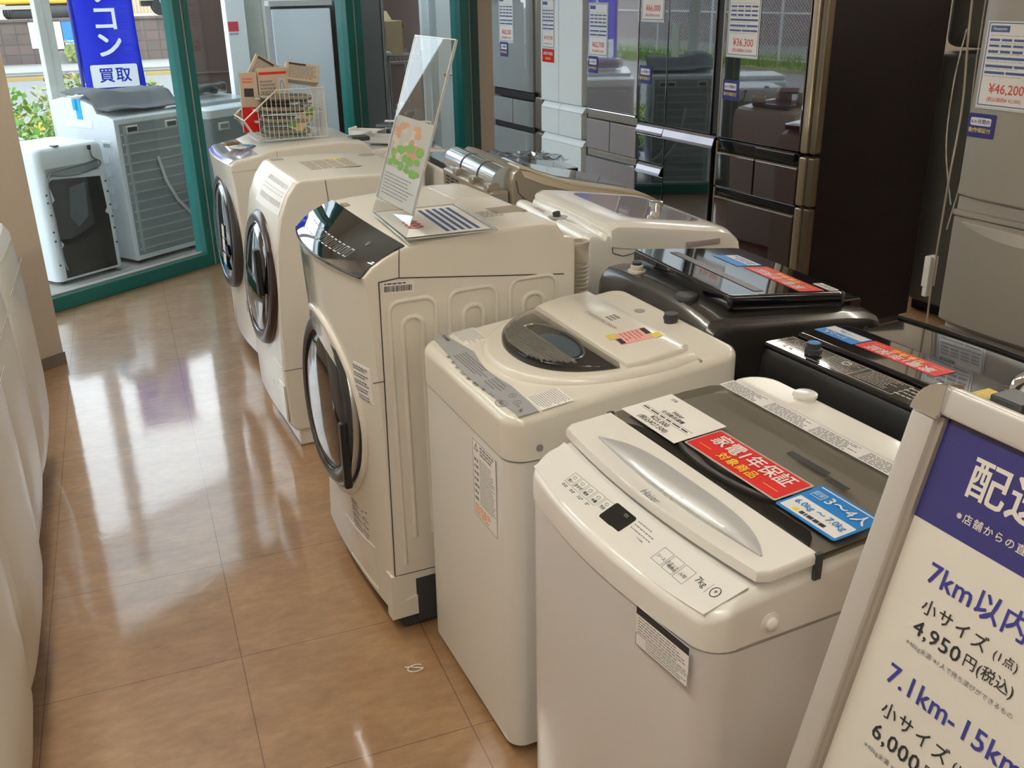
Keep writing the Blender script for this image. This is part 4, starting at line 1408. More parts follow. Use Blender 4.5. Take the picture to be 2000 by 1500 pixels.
# ---- charcoal top loader with black glass lid
b3_ = thing('washing_machine', 'charcoal washer with thick black glass lid and two filler caps', 'washing machine', (2.195, -2.638, 0), 180)
H3 = .308
def b3prof(y):
    c = .02 * (abs(y) / H3) ** 3
    return [(0.0, .02), (0.0, .85), (.012, .90 - c), (.05, .915 - c), (.12, .925 - c), (.40, .948 - c), (.47, .956 - c), (.515, .952 - c), (.533, .935 - c), (.543, .90), (.548, .84), (.55, .02)]
loft_y(b3prof, [H3 * q for q in YS], CHAR, 'cabinet', b3_, r=.03)
feet(b3_, .05, .5, -.22, .22, .025)
def lid3z(x):
    return .945 + .1 * x
rings = []
lo = [(x, y) for x, y in rr(.085, .452, -.253, .253, [.03, .012, .012, .03], 5)]
for ins, f in ((.012, 0), (0, .012), (0, .038), (.004, .043), (.010, .045)):
    cx = .27
    rg = []
    for x, y in lo:
        L = math.hypot(x - cx, y)
        xx, yy = x - (x - cx) / L * ins, y - y / L * ins
        rg.append((xx, yy, lid3z(xx) - .045 + f))
    rings.append(rg)
lid3 = Geo().loft(rings).build('lid', BLACKG, b3_, None, 45)
M3l = frame((.03, 0, lid3z(.03) + .0004), (0, 1, 0), (-1, 0, -(lid3z(.4) - lid3z(.0)) / .4))
Geo().box(.03, .088, -.235, .235, .88, .9245, None, .004, 2).build('control_strip', BLACKG, b3_, None, 40)
Geo().poly([(.455 + .06 * 0 + x, y, 0) for x, y in ()] or [(.33, -.2, lid3z(.33) + .0008), (.33, .22, lid3z(.33) + .0008), (.36, .22, lid3z(.36) + .0008), (.36, -.2, lid3z(.36) + .0008)], (0, 0, .0004)).build('print_strip', mat('print_dim', (.06, .06, .06), .4), b3_)
for (y, m_, nm) in ((-.15, mat('cap_white', (.6, .58, .52), .4), 'filler_cap'), (.12, DGREY, 'filler_cap')):
    Geo().lathe([(0, 0), (.026, 0), (.026, .006), (.018, .008), (.018, .02), (.014, .022), (0, .022)] if y < 0 else [(0, 0), (.03, 0), (.03, .008), (.027, .012), (0, .013)], Matrix.Translation((.492, y, .951)), 24).build(nm, m_, b3_, None, 40)
Geo().lathe([(0, 0), (.0135, 0), (.0135, .012), (0, .012)], Matrix.Translation((.492, -.15, .968)), 20).build('inlet_plug', DGREY, b3_, None, 40)
Geo().cyl((.07, H3 - .002, .865), (.07, H3 + .003, .865), .009, None, 14).build('side_screw', DGREY, b3_, None, 40)
WB3 = Matrix.Translation((2.195, -2.64, 0)) @ Matrix.Rotation(PI, 4, 'Z')
def flat_on(parentM, ML, name, label, cat, X, Y, dz=.001):
    o = thing(name, label, cat)
    o.matrix_world = parentM @ ML @ Matrix.Translation((X, Y, dz))
    return o
def warranty(o, w=.246, h=.084):
    s = w / .246
    sheet('sticker', w, h, RED, Matrix(), o, .0006, .003)
    text('家電1年保証', .0385 * s, Matrix.Translation((w * .5, h * .64, .0004)), PAPER_B, o, align='CENTER', bold=.025, sx=.96)
    text('対象商品', .0235 * s, Matrix.Translation((w * .5, h * .25, .0004)), YELLOW, o, align='CENTER', bold=.025, space=1.15)
    bars('rule', [(w * .07, w * .21, h * .25, h * .265), (w * .78, w * .93, h * .25, h * .265)], YELLOW, Matrix(), o, .0008)
# text on these reads from the fridge side (front)
MB3 = frame((0, 0, 0), (0, -1, 0), (1, 0, 0))
def lid3_M(X, Y):
    k_ = (lid3z(.4) - lid3z(0)) / .4
    return frame((Y, -X, lid3z(Y) + .0006), (0, -1, 0), (1, 0, k_))
o = thing('warranty_sticker', 'red warranty sticker on the black lid of the charcoal washer', 'sticker')
o.matrix_world = WB3 @ lid3_M(-.235, .155)
warranty(o, .25, .078)
o = thing('capacity_sticker', 'blue and white sticker on the charcoal washer, left of its red sticker', 'sticker')
o.matrix_world = WB3 @ lid3_M(.03, .16)
sheet('sticker', .125, .085, BLUE, Matrix(), o, .0006, .003)
sheet('white_field', .116, .04, PAPER_B, Matrix.Translation((.004, .004, .0006)), o, .0003)
fine_print(Matrix.Translation((.01, .01, .0006)), .1, .03, 2, 190, o, BAND, .02, z=.0004)
o = thing('price_card', 'small white card at the near front corner of the charcoal washer lid', 'price card')
o.matrix_world = WB3 @ lid3_M(-.235, .108) 
sheet('card', .07, .03, PAPER, Matrix(), o, .0006)
fine_print(Matrix.Translation((.005, .004, 0)), .06, .022, 3, 191, o, INK, .01, z=.0008)
# ---- black compact washer
b4 = thing('washing_machine', 'black compact washer with glossy lid and printed rear strip, behind the near white washer', 'washing machine', (2.265, -3.215, 0), 186)
H4 = .248
def b4prof(y):
    return [(0.0, .02), (0.0, .84), (.015, .872), (.06, .888), (.36, .90), (.46, .905), (.485, .90), (.495, .885), (.50, .85), (.50, .02)]
loft_y(b4prof, [H4 * q for q in YS], BLACKP, 'cabinet', b4, r=.02)
feet(b4, .05, .45, -.2, .2, .025)
rings = []
lo4 = rr(.225, .392, -.24, .24, [.045, .012, .012, .045], 6)
for ins, dz in ((0, -.01), (0, .012), (.004, .016), (.01, .0175)):
    rings.append([(.31 + (x - .31) * (1 - ins / .08), y * (1 - ins / .235), .89 + .04 * x + dz) for x, y in lo4])
lid4 = Geo().loft(rings).build('lid', BLACKG, b4, None, 45)
g = Geo()
g.box(.395, .488, -.245, .245, .9, .914, None, .005, 2)
g.build('rear_strip', BLACKG, b4, None, 40)
M4r = frame((.486, .0, .9143), (0, -1, 0), (-1, 0, 0)) if False else frame((.40, .23, .9143), (0, -1, 0), (1, 0, 0))
PRW = mat('print_white', (.62, .6, .55), .5, noise=.05)
bars('strip_frame', outline(.10, .46, .006, .076, .0016) + [(.225, .2265, .006, .076)], PRW, M4r, b4, .0002)
M4t = frame((.484, -.23, .9143), (0, 1, 0), (-1, 0, 0))
fine_print(M4t, .12, .05, 8, 200, b4, PRW, .009, x0=.01, y0=.022, z=.0002, fill=.22)
fine_print(M4t, .09, .058, 8, 201, b4, PRW, .009, x0=.14, y0=.016, z=.0002, fill=.2)
fine_print(M4t, .09, .058, 8, 202, b4, PRW, .009, x0=.25, y0=.016, z=.0002, fill=.2)
text('◎', .03, M4t @ Matrix.Translation((.19, .055, .0002)), PRW, b4, align='CENTER')
text('▲ ▲', .016, M4t @ Matrix.Translation((.025, .02, .0002)), PRW, b4)
text('①', .016, M4t @ Matrix.Translation((.05, .04, .0002)), PRW, b4)
fine_print(M4t, .13, .06, 4, 203, b4, PRW, .012, x0=.355, y0=.016, z=.0002, fill=.22)
Geo().lathe([(0, 0), (.02, 0), (.02, .012), (.016, .014), (.016, .026), (0, .026)], Matrix.Translation((.44, -.10 - .03, .913)), 20).build('water_inlet', DGREY, b4, None, 40)
Geo().lathe([(0, 0), (.012, 0), (0, .001)], Matrix.Translation((.44, -.13, .9392)), 16).build('blue_mesh', BLUE, b4)
Geo().box(.015, .215, -.24, .24, .85, .893, None, .012, 3).build('front_panel', BLACKG, b4, None, 40)
g = Geo()
g.tube([(.03 + .04 * (1 - (y / .25) ** 2) * -.3, y, .893) for y in [-.25 + .5 * i / 12 for i in range(13)]], .008, 8)
g.build('front_rim', BLACKG, b4, None, 60)
WB4 = Matrix.Translation((2.265, -3.215, 0)) @ Matrix.Rotation(R(186), 4, 'Z')
def lid4_M(X, Y):
    return frame((Y, -X, .89 + .04 * Y + .0178), (0, -1, 0), (1, 0, .04))
o = thing('warranty_sticker', 'red warranty sticker on the lid of the black compact washer', 'sticker')
o.matrix_world = WB4 @ lid4_M(-.118, .27)
warranty(o, .226, .066)
o = thing('capacity_sticker', 'blue and white sticker on the black compact washer beside the red one', 'sticker')
o.matrix_world = WB4 @ lid4_M(.112, .272)
sheet('sticker', .122, .068, BLUE, Matrix(), o, .0006, .003)
sheet('white_field', .114, .030, PAPER_B, Matrix.Translation((.004, .004, .0006)), o, .0003)
text('1〜2人', .024, Matrix.Translation((.07, .05, .001)), PAPER_B, o, align='CENTER', bold=.02)
text('〜5.0kg', .016, Matrix.Translation((.06, .02, .001)), BLUE, o, align='CENTER')
# ---- white washer behind the sign stand
b5 = thing('washing_machine', 'white washer behind the sign stand with yellow label and hose loop', 'washing machine', (2.245, -3.80, 0), 184)
H5 = .255
def b5prof(y):
    return [(0.0, .02), (0.0, .88), (.015, .935), (.05, .96), (.10, .97), (.42, .99), (.47, .985), (.488, .97), (.495, .94), (.50, .02)]
loft_y(b5prof, [H5 * q for q in YS], IVORY_P, 'cabinet', b5, r=.03)
feet(b5, .05, .45, -.2, .2, .025)
sheet('yellow_label', .05, .035, TAPEY, Matrix.Translation((.37, -.245, .9905)), b5, .0008)
fine_print(Matrix.Translation((.372, -.243, .991)), .045, .03, 4, 210, b5, ORANGE, .01, z=.0004, fill=.2)
Geo().box(.385, .445, -.185, -.12, .985, 1.018, None, .003, 1).build('connector_block', DGREY, b5, None, 40)
Geo().box(.375, .46, -.11, .0, .985, .9905).build('deck_recess', mat('recess_taupe', (.25, .21, .16), .6), b5)
g = Geo()
g.tube(catenary([(.36, -.20, .985), (.35, -.195, 1.02), (.32, -.17, 1.04), (.26, -.12, 1.035), (.20, -.02, 1.02), (.16, .08, 1.0), (.14, .14, .98)]), .012, 10)
g.build('inlet_hose', mat('hose_light', (.62, .6, .55), .35, coat=.3), b5, None, 60)
g = Geo()
g.tube(catenary([(.36, -.20, .985), (.35, -.195, 1.02), (.32, -.17, 1.04), (.29, -.145, 1.038)]), .0145, 12)
g.build('hose_elbow', CHROME, b5, None, 60)
Geo().box(.05, .30, -.22, -.12, .97, .985, None, .006, 2).build('lid', WHITE_P, b5, None, 40)
# ---- champagne drum dryer-washer with stepped back
b1 = thing('washing_machine', 'champagne washer with vented stepped back and silver barrel housings', 'washing machine', (2.44, -1.0, 0), 180)
H1 = .315
def b1prof(y):
    return [(0.0, .02), (0.0, .82), (.015, .865), (.06, .888), (.15, .91), (.28, .938), (.40, .965), (.50, 1.0), (.58, 1.035), (.62, 1.045), (.645, 1.03), (.655, 1.0), (.66, .02)]
loft_y(b1prof, [H1 * q for q in YS], CHAMP, 'cabinet', b1, r=.018)
feet(b1, .06, .55, -.22, .22, .025)
patch('top_band', lambda y: [(x, z + .002) for x, z in b1prof(y)[2:10]], [H1 * (.62 + .375 * i / 5) for i in range(6)], CHAMP_L, b1, .004)
g = Geo()
g.poly([(x, H1 - .004, z) for x, z in [(.06, .885), (.15, .907), (.28, .935), (.40, .962), (.50, .997), (.58, 1.03), (.615, 1.036), (.60, 1.01), (.52, .975), (.40, .94), (.28, .915), (.15, .89), (.06, .865)]], (0, .0065, 0))
g.build('side_band', CHAMP_L, b1)
g = Geo()
g.tube([(.635, H1 + .001, 1.0), (.625, H1 + .001, .95), (.58, H1 + .001, .905), (.52, H1 + .001, .89), (.46, H1 + .001, .905), (.42, H1 + .001, .935)], .002, 5)
g.build('side_seam', SEAM, b1, None, 60)
patch('lid_window', lambda y: [(x, z + .003) for x, z in b1prof(y)[3:8]], [-.20 + .34 * i / 6 for i in range(7)], mat('lid_mirror_grey', (.35, .38, .4), .06, metal=.4, coat=.8), b1, .004)
Geo().box(.655, .735, -.315, .30, .30, .962, None, .014, 3).build('rear_housing', CHAMP, b1, None, 40)
for k_, (ya, yb) in enumerate(((-.34, -.13), (-.11, .08), (.10, .26))):
    g = Geo()
    g.cyl((.66, ya, .985), (.66, yb, .985), .056, None, 28)
    g.cyl((.66, yb - .004, .985), (.66, yb + .006, .985), .059, None, 28)
    g.build('barrel_housing', mat('silver_metallic', (.62, .63, .64), .16, metal=.8, coat=.5), b1, None, 40)
    Geo().box(.69, .74, yb - .03, yb + .02, .955, .985, None, .004, 1).build('bracket', CHAMP, b1, None, 40)
g = Geo()
for j in range(3):
    for i in range(10):
        g.box(.7345, .7372, -.26 + j * .06, -.218 + j * .06, .80 + i * .0145, .8085 + i * .0145)
g.build('vent_slots', BLACKP, b1)
# crumpled plastic bag lying on the champagne lid
g = Geo()
rnd = random.Random(21)
nx, ny = 10, 8
for i in range(nx + 1):
    for j in range(ny + 1):
        x, y = -.12 + .26 * i / nx, -.14 + .24 * j / ny
        g.v.append(Vector((x + rnd.uniform(-.01, .01), y + rnd.uniform(-.01, .01), .012 - .085 * (x + .12) + rnd.uniform(0, .024))))
for i in range(nx):
    for j in range(ny):
        a = i * (ny + 1) + j
        g.f.append((a, a + 1, a + ny + 2, a + ny + 1))
pb = g.build('plastic_bag', glassy('crumpled_film', (.80, .86, .88), .10, .8), None, Matrix.Translation((1.99, -.98, 1.02)))
tag(pb, 'crumpled clear plastic bag on the lid of the champagne washer', 'bag')
# ---- beige washer with raised black lid, under the cream wall
b0 = thing('washing_machine', 'beige washer with long black lid, between champagne washer and window', 'washing machine', (2.44, -.37, 0), 180)
def b0prof(y):
    return [(0.0, .02), (0.0, .79), (.02, .84), (.08, .86), (.45, .895), (.58, .905), (.645, .90), (.66, .88), (.67, .02)]
loft_y(b0prof, [.29 * q for q in YS], IVORY, 'cabinet', b0, r=.02)
feet(b0, .06, .55, -.2, .2, .025)
g = Geo()
g.loft([[(x, y, .872 + .068 * x + dz) for x, y in rr(.05, .655, -.285, .285, .03, 5)] for dz in (-.008, .014, .02)])
g.build('lid', BLACKG, b0, None, 40)
Geo().box(.06, .20, -.255, .28, .868, .899, None, .006, 2).build('lid_front', mat('chrome_grey', (.5, .5, .5), .12, metal=.8), b0, None, 40)
# ---- white washer with opened trays and loose parts, behind the basket
a1 = thing('washing_machine', 'white washer strewn with loose drawers, behind the wire basket', 'washing machine', (2.03, .40, 0), 180)
def a1prof(y):
    return [(0.0, .02), (0.0, .84), (.02, .89), (.06, .905), (.38, .93), (.44, .925), (.46, .90), (.47, .02)]
loft_y(a1prof, [.27 * q for q in YS], WHITE_P, 'cabinet', a1, r=.02)
feet(a1, .06, .4, -.2, .2, .025)
Geo().box(.07, .36, -.16, .16, .908, .936, None, .008, 2).build('lid', mat('lid_blue_grey', (.12, .15, .19), .1, coat=.8), a1, None, 40)
def tray(label, x, y, z, rz, w, d, h, m):
    o = thing('drawer_tray', label, 'tray', (x, y, z), rz)
    g = Geo()
    t = .006
    g.box(-w / 2, w / 2, -d / 2, d / 2, 0, t)
    for (a, b_, c, e) in ((-w / 2, w / 2, -d / 2, -d / 2 + t), (-w / 2, w / 2, d / 2 - t, d / 2), (-w / 2, -w / 2 + t, -d / 2, d / 2), (w / 2 - t, w / 2, -d / 2, d / 2)):
        g.box(a, b_, c, e, 0, h)
    g.build('tray', m, o)
    Geo().box(-w / 2 - .012, -w / 2, -d / 2 + .01, d / 2 - .01, .0, h + .012, None, .004, 1).build('drawer_front', m, o, None, 40)
    return o
TRG = mat('tray_grey_white', (.62, .63, .62), .3, coat=.3, noise=.03)
tray('white detergent drawer nearest the basket', 1.665, .53, .937, -40, .17, .11, .04, WHITE_P)
tray('pale grey tray with clear rim among the loose drawers', 1.70, .30, .938, -40, .20, .13, .035, TRG)
tray('white flat drawer farthest right of the loose parts', 1.90, .55, .938, -40, .16, .09, .03, WHITE_P)
o = thing('glass_lid', 'loose blue-grey lid panel leaning on the loose drawers', 'lid', (1.82, .36, .976), -38)
Geo().box(-.13, .13, -.07, .07, .03, .045, None, .005, 1).build('panel', mat('lid_blue_grey', (.12, .15, .19), .1, coat=.8), o, None, 40)
Geo().box(-.135, .135, .06, .08, .0, .05, None, .005, 1).build('rail', WHITE_P, o, None, 40)
bb_ = thing('open_bin', 'beige open bin beside the farthest drum washer', 'bin', (1.645, -.20, 0), -4)
g = Geo()
def ring(z, s):
    return [(x * s, y * s, z) for x, y in rr(-.10, .10, -.11, .11, .02, 4)]
g.loft([ring(0, .8), ring(.93, 1.0), ring(.935, 1.03), ring(.93, .97), ring(.80, .95)])
g.build('bin', IVORY_P, bb_, None, 40)
# ================================================================== refrigerators along the far side
FD = 3.22
def fpos(s, D=FD):
    return (0.99295 * D - 0.11855 * s, 0.11855 * D + 0.99295 * s, 0)
FROT = 6.81
def fridge_base(label, s0, s1, side_m, height=1.82, depth=.66, D=FD, name='refrigerator', fx=.045, body_in=.004):
    """front plane at x = 0 facing -x; local y runs from -w/2 (near) to +w/2 (far)"""
    w = s1 - s0
    t = thing(name, label, 'refrigerator', fpos((s0 + s1) / 2, D), FROT)
    Geo().box(fx + .006, depth, -w / 2 + body_in, w / 2 - body_in, .04, height, None, .006, 2).build('cabinet', side_m, t, None, 40)
    Geo().box(fx + .03, depth - .03, -w / 2 + .03, w / 2 - .03, 0.0, .045).build('base', DGREY, t)
    return t, w
def panel(name, y0, y1, z0, z1, m, t, x0=0.0, x1=.045, r=.006):
    return Geo().box(x0, x1, y0, y1, z0, z1, None, r, 2).build(name, m, t, None, 40)
def mirror(name, col, ci=2.0, rough=.05):
    m = mat(name, col, rough, coat=1.0, coat_r=.015, spec=.8, noise=.03)
    m.node_tree.nodes['Principled BSDF'].inputs['Coat IOR'].default_value = ci
    return m
F1M = mirror('grey_glass_door', (.24, .25, .25), 1.9, .15)
F2M = mat('pale_blue_white_door', (.80, .87, .89), .3, coat=.4, coat_r=.15, noise=.02)
F3M = mirror('mauve_glass_door', (.23, .20, .225), 3.4)
F4M = mirror('black_glass_door', (.006, .006, .007), 2.5)
F5M = mirror('dark_brown_glass_door', (.030, .010, .010), 2.3)
TAUPE = mat('taupe_side', (.30, .245, .175), .35, metal=.4, coat=.2, noise=.03)
SIDEB = mat('near_black_brown_side', (.012, .008, .007), .55, spec=.25, noise=.1)
GAP = mat('dark_gap', (.02, .02, .021), .5, noise=.1)
LILAC = mat('lilac_metal_grip', (.42, .39, .44), .28, metal=.6, coat=.3)

# F1 grey glass
f1, w = fridge_base('grey glass-door fridge beside the cream wall, farthest in the fridge row', 1.06, 1.75, mat('grey_side', (.2, .2, .2), .4), depth=.64)
a, c = -w / 2 + .10, w / 2
tr = mat('bronze_edge_metal', (.30, .26, .21), .28, metal=.7, coat=.3)
for (z0, z1, nm) in ((1.005, 1.81, 'upper_door'), (.765, .985, 'drawer'), (.10, .752, 'lower_drawer')):
    panel('edge_trim', -w / 2, -w / 2 + .1, z0, z1, tr, f1, .012, .06, .02)
panel('upper_door', a, c, 1.005, 1.81, F1M, f1)
panel('grip_recess', a, c, .95, 1.0, GAP, f1, .012)
m_ = (a + c) / 2
panel('drawer', a, m_ - .003, .772, .944, F1M, f1)
panel('drawer', m_ + .003, c, .772, .944, F1M, f1)
panel('grip_recess', a, c, .735, .77, GAP, f1, .012)
panel('lower_drawer', a, c, .36, .733, F1M, f1)
panel('bottom_drawer', a, c, .06, .35, F1M, f1)

# F2 pale white
f2, w = fridge_base('pale blue-white French-door fridge with slanted white grips', .50, 1.045, TAUPE, depth=.66)
a, c = -w / 2 + .035, w / 2
sp = .817 - .7725
panel('door', a, sp - .002, .975, 1.81, F2M, f2)
panel('door', sp + .002, c, .975, 1.81, F2M, f2)
def slant_grip(z0, z1, y0, y1, m, t):
    g = Geo()
    g.poly([(.0, y0, z0), (.03, y0, z1), (.045, y0, z1), (.045, y0, z0)], (0, y1 - y0, 0))
    return g.build('grip', m, t)
F2W = mat('pale_grip_white', (.86, .92, .94), .25, coat=.5)
slant_grip(.93, .968, a - .012, sp - .002, F2W, f2)
slant_grip(.93, .968, sp + .002, c, F2W, f2)
panel('drawer', a, sp - .002, .768, .928, F2M, f2)
panel('drawer', sp + .002, c, .768, .928, F2M, f2)
slant_grip(.722, .76, a - .012, c, F2W, f2)
panel('lower_drawer', a, c, .36, .72, F2M, f2)
panel('bottom_drawer', a, c, .06, .35, F2M, f2)

# F3 mauve mirror
f3, w = fridge_base('mauve mirror-front fridge between the white and the black fridge', -.065, .475, mat('mauve_side', (.28, .25, .24), .35, metal=.3), depth=.66)
a, c = -w / 2 + .004, w / 2
panel('upper_door', a, c, .978, 1.81, F3M, f3)
panel('chrome_rail', a, c, .965, .976, CHROME, f3, -.006)
panel('grip_recess', a - .0, c, .918, .964, mat('taupe_recess', (.33, .31, .27), .35, metal=.3), f3, .010)
sp = .213 - .205
F3S = mat('mauve_satin_drawer', (.36, .33, .345), .35, metal=.2, coat=.3, noise=.03)
panel('drawer', a, sp - .004, .732, .912, F3S, f3)
panel('drawer', sp + .004, c, .732, .912, F3S, f3)
panel('grip_recess', a, c, .688, .728, mat('taupe_recess', (.33, .31, .27), .35, metal=.3), f3, .010)
panel('chrome_rail', a, c, .682, .687, CHROME, f3, -.003)
panel('lower_drawer', a, c, .34, .68, F3S, f3)
panel('bottom_drawer', a, c, .06, .33, F3S, f3)

# F4 black mirror
f4, w = fridge_base('black mirror French-door fridge with lilac grips', -.778, -.068, SIDEB, depth=.66)
cy = (-.778 - .068) / 2
a, c = -w / 2 + .045, w / 2
sp = -.34 - cy
panel('door', a, sp - .0015, .952, 1.81, F4M, f4)
panel('door', sp + .0015, c, .952, 1.81, F4M, f4)
panel('door_edge', -w / 2, a - .001, .952, 1.81, GAP, f4, .01)
def curl_grip(y0, y1, z0, z1, t):
    g = Geo()
    g.poly([(.045, y0, z1), (.008, y0, z1), (-.004, y0, z1 - .012), (-.014, y0, z0 + .008), (-.022, y0, z0), (-.026, y0, z0 + .002), (-.018, y0, z0 + .014), (-.008, y0, z1 - .008), (.004, y0, z1 + .004), (.045, y0, z1 + .004)], (0, y1 - y0, 0))
    return g.build('grip', LILAC, t)
curl_grip(-w / 2 + .0, sp - .002, .885, .942, f4)
curl_grip(sp + .002, c - .02, .895, .942, f4)
panel('lower_door', a - .02, sp - .002, .06, .885, F4M, f4)
panel('drawer', sp + .002, c, .728, .885, F4M, f4)
curl_grip(sp + .01, c - .03, .672, .718, f4)
panel('drawer', sp + .002, c, .36, .665, F4M, f4)
panel('bottom_drawer', sp + .002, c, .06, .35, F4M, f4)
Geo().box(-.0012, .0, -.378 - .06 - cy, -.375 - cy, 1.32, 1.49).build('control_display', mat('display_grey_green', (.2, .27, .24), .2, coat=.6), f4)

# F5 dark brown with champagne edge
f5, w = fridge_base('dark brown glass fridge with champagne edge trim and near-black side', -1.48, -.785, SIDEB, depth=.80)
cy = (-1.48 - .785) / 2
a, c = -w / 2 + .095, w / 2 - .012
EDGE = mat('champagne_edge_trim', (.42, .34, .23), .3, metal=.75, coat=.3)
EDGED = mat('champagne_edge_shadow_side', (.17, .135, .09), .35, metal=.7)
for (z0, z1) in ((.942, 1.81), (.695, .928), (.06, .688)):
    panel('edge_trim', -w / 2 + .045, a - .002, z0, z1, EDGE, f5, .002, .05, .012)
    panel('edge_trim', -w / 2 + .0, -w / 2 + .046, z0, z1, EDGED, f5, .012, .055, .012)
    panel('edge_trim', c, w / 2, z0, z1, EDGE, f5, .002, .05, .003)
panel('upper_door', a, c, .945, 1.81, F5M, f5)
panel('chrome_rail', a, c, .936, .943, mat('dark_chrome', (.3, .3, .32), .1, metal=1), f5, -.004)
panel('grip_recess', a, c, .878, .934, BLACKG, f5, .012)
sp = -1.087 - cy
panel('grip_bar', a + .02, sp - .01, .895, .934, BLACKG, f5, -.004)
panel('chrome_rail', a + .02, sp - .01, .929, .935, CHROME, f5, -.0055, .0)
for (p0, p1) in ((a, sp - .004), (sp + .004, c)):
    d_ = panel('drawer', p0, p1, .693, .868, F5M, f5)
    panel('metal_edge', p0, p1, .868, .8725, EDGE, d_, .0)
panel('grip_recess', a, c, .648, .69, BLACKG, f5, .012)
d_ = panel('lower_drawer', a, c, .30, .638, F5M, f5)
panel('metal_edge', a, c, .638, .6425, EDGE, d_, .0)
panel('bottom_drawer', a, c, .06, .29, F5M, f5)

# F6 near white-beige fridge at the right
f6, w = fridge_base('beige-white three-door fridge at the right edge with large price tag', -2.955, -2.36, mat('beige_side', (.5, .47, .42), .4), depth=.62, D=3.1)
F6M = mat('beige_white_door', (.36, .335, .285), .35, metal=.15, coat=.3, noise=.02)
c6 = (-2.955 - 2.36) / 2
def curved_door(z0, z1, name='door', scoop=False):
    rings = []
    for z, ins in ((z0, .006), (z0 + .006, 0), (z1 - .006, 0), (z1, .006)):
        pts = []
        for i in range(13):
            q = -1 + i / 6
            pts.append((ins - .014 * (1 - q * q) if abs(q) < 1 else ins + .012, q * (w / 2 - ins), z))
        pts += [(.045, w / 2 - ins, z), (.045, -w / 2 + ins, z)]
        rings.append(pts)
    return Geo().loft(rings).build(name, F6M, f6, None, 40)
curved_door(.925, 1.80, 'upper_door')
Geo().box(.016, .046, -w / 2 + .005, w / 2 - .005, .872, .922).build('grip_recess', mat('beige_recess', (.34, .31, .27), .5), f6)
curved_door(.425, .848, 'middle_drawer')
curved_door(.06, .392, 'lower_drawer')
for z0 in (.80, .345):
    g = Geo()
    rings = []
    for i in range(13):
        q = -1 + i / 6
        y = q * (w / 2 - .05)
        hgt = .004 + .040 * (1 - q * q)
        x = -.014 * (1 - (y / (w / 2)) ** 2)
        rings.append([(x + .006, y, z0 + .035), (x - .007, y, z0 + .030), (x - .001, y, z0 + .030 - hgt), (x + .008, y, z0 + .030 - hgt)])
    g.loft(rings)
    g.build('grip_scoop', mat('scoop_pearl', (.72, .69, .63), .2, metal=.3, coat=.5), f6, None, 50)
Geo().box(-.004, .046, -w / 2, w / 2, .85, .872, None, .004, 1).build('door_edge', mat('beige_recess', (.34, .31, .27), .5), f6, None, 40)

# F7 the back of a fridge glimpsed in the gap
f7 = thing('refrigerator', 'dim greenish fridge seen in the gap behind the dark brown one', 'refrigerator', (4.36, -1.16, 0), 6)
GR7 = mat('dim_green_grey', (.13, .135, .12), .5, noise=.05)
Geo().box(0, .5, -.45, .36, .05, .60 + .75, None, .03, 3).build('lower_body', GR7, f7, None, 40)
Geo().box(0, .5, -.45, .36, 1.37, 1.75, None, .05, 3).build('upper_body', GR7, f7, None, 40)
Geo().box(.03, .5, -.43, .34, 0, .06).build('base', BLACKP, f7)
Geo().box(-.002, .001, -.20, -.08, .34, .47).build('rating_label', PAPER, f7)
rnd = random.Random(4)
bars('barcode', [(.01, .05, .01 + i * .008, .01 + i * .008 + rnd.uniform(.002, .006)) for i in range(13)], INK, frame((-.0022, -.11, .35), (0, -1, 0), (0, 0, 1)), f7)
Geo().box(-.001, .004, -.22, -.05, 1.50, 1.53).build('grip', DGREY, f7)

# loose cords hanging between the fridges and the wall-plug box
CORD = mat('cord_beige', (.38, .33, .25), .5, noise=.05)
def cord(name, label, pts, r, m=CORD):
    o = Geo().tube(pts, r, 6).build(name, m, None, None, 60)
    return tag(o, label, 'cord')
cord('power_cord', 'thick beige cord hanging down beside the beige-white fridge', catenary([(3.40, -1.86, 2.2), (3.385, -1.885, 1.6), (3.40, -1.90, 1.25), (3.37, -1.92, .95), (3.385, -1.90, .5), (3.42, -1.88, .2), (3.40, -1.86, .01)]), .0042)
cord('thin_cord', 'thin dark cord slanting across the gap to the beige-white fridge', catenary([(4.30, -.97, 1.46), (4.02, -1.22, 1.25), (3.70, -1.55, 1.03), (3.44, -1.88, .86)]), .0035, mat('cord_brown', (.2, .17, .13), .5))
cord('thin_cord', 'thin pale cord hanging behind the beige-white fridge', catenary([(3.62, -1.72, 2.0), (3.60, -1.74, 1.4), (3.56, -1.80, 1.0), (3.47, -1.85, .75)]), .003)
o = thing('wall_adapter', 'white adapter box clipped to the side of the beige-white fridge', 'adapter', (3.385, -1.862, .52), 6)
Geo().box(0, .05, -.012, .02, 0, .13, None, .006, 2).build('box', WHITE_P, o, None, 40)
Geo().box(.004, .03, -.008, .014, -.04, .002, None, .003, 1).build('plug', WHITE_P, o, None, 40)

# dark grey low appliance in front of the right fridge
o = thing('low_appliance', 'dark grey flat-topped appliance on the floor before the beige-white fridge', 'appliance', (2.93, -2.40, 0), 6.8)
Geo().box(0, .28, -.45, .22, .02, .33, None, .012, 2).build('body', mat('slate_grey', (.05, .055, .06), .35, coat=.3), o, None, 40)
Geo().box(-.002, .0, -.44, .21, .285, .288).build('panel_seam', BLACKP, o)
Geo().box(.02, .26, -.42, .19, 0, .03).build('base', BLACKP, o)

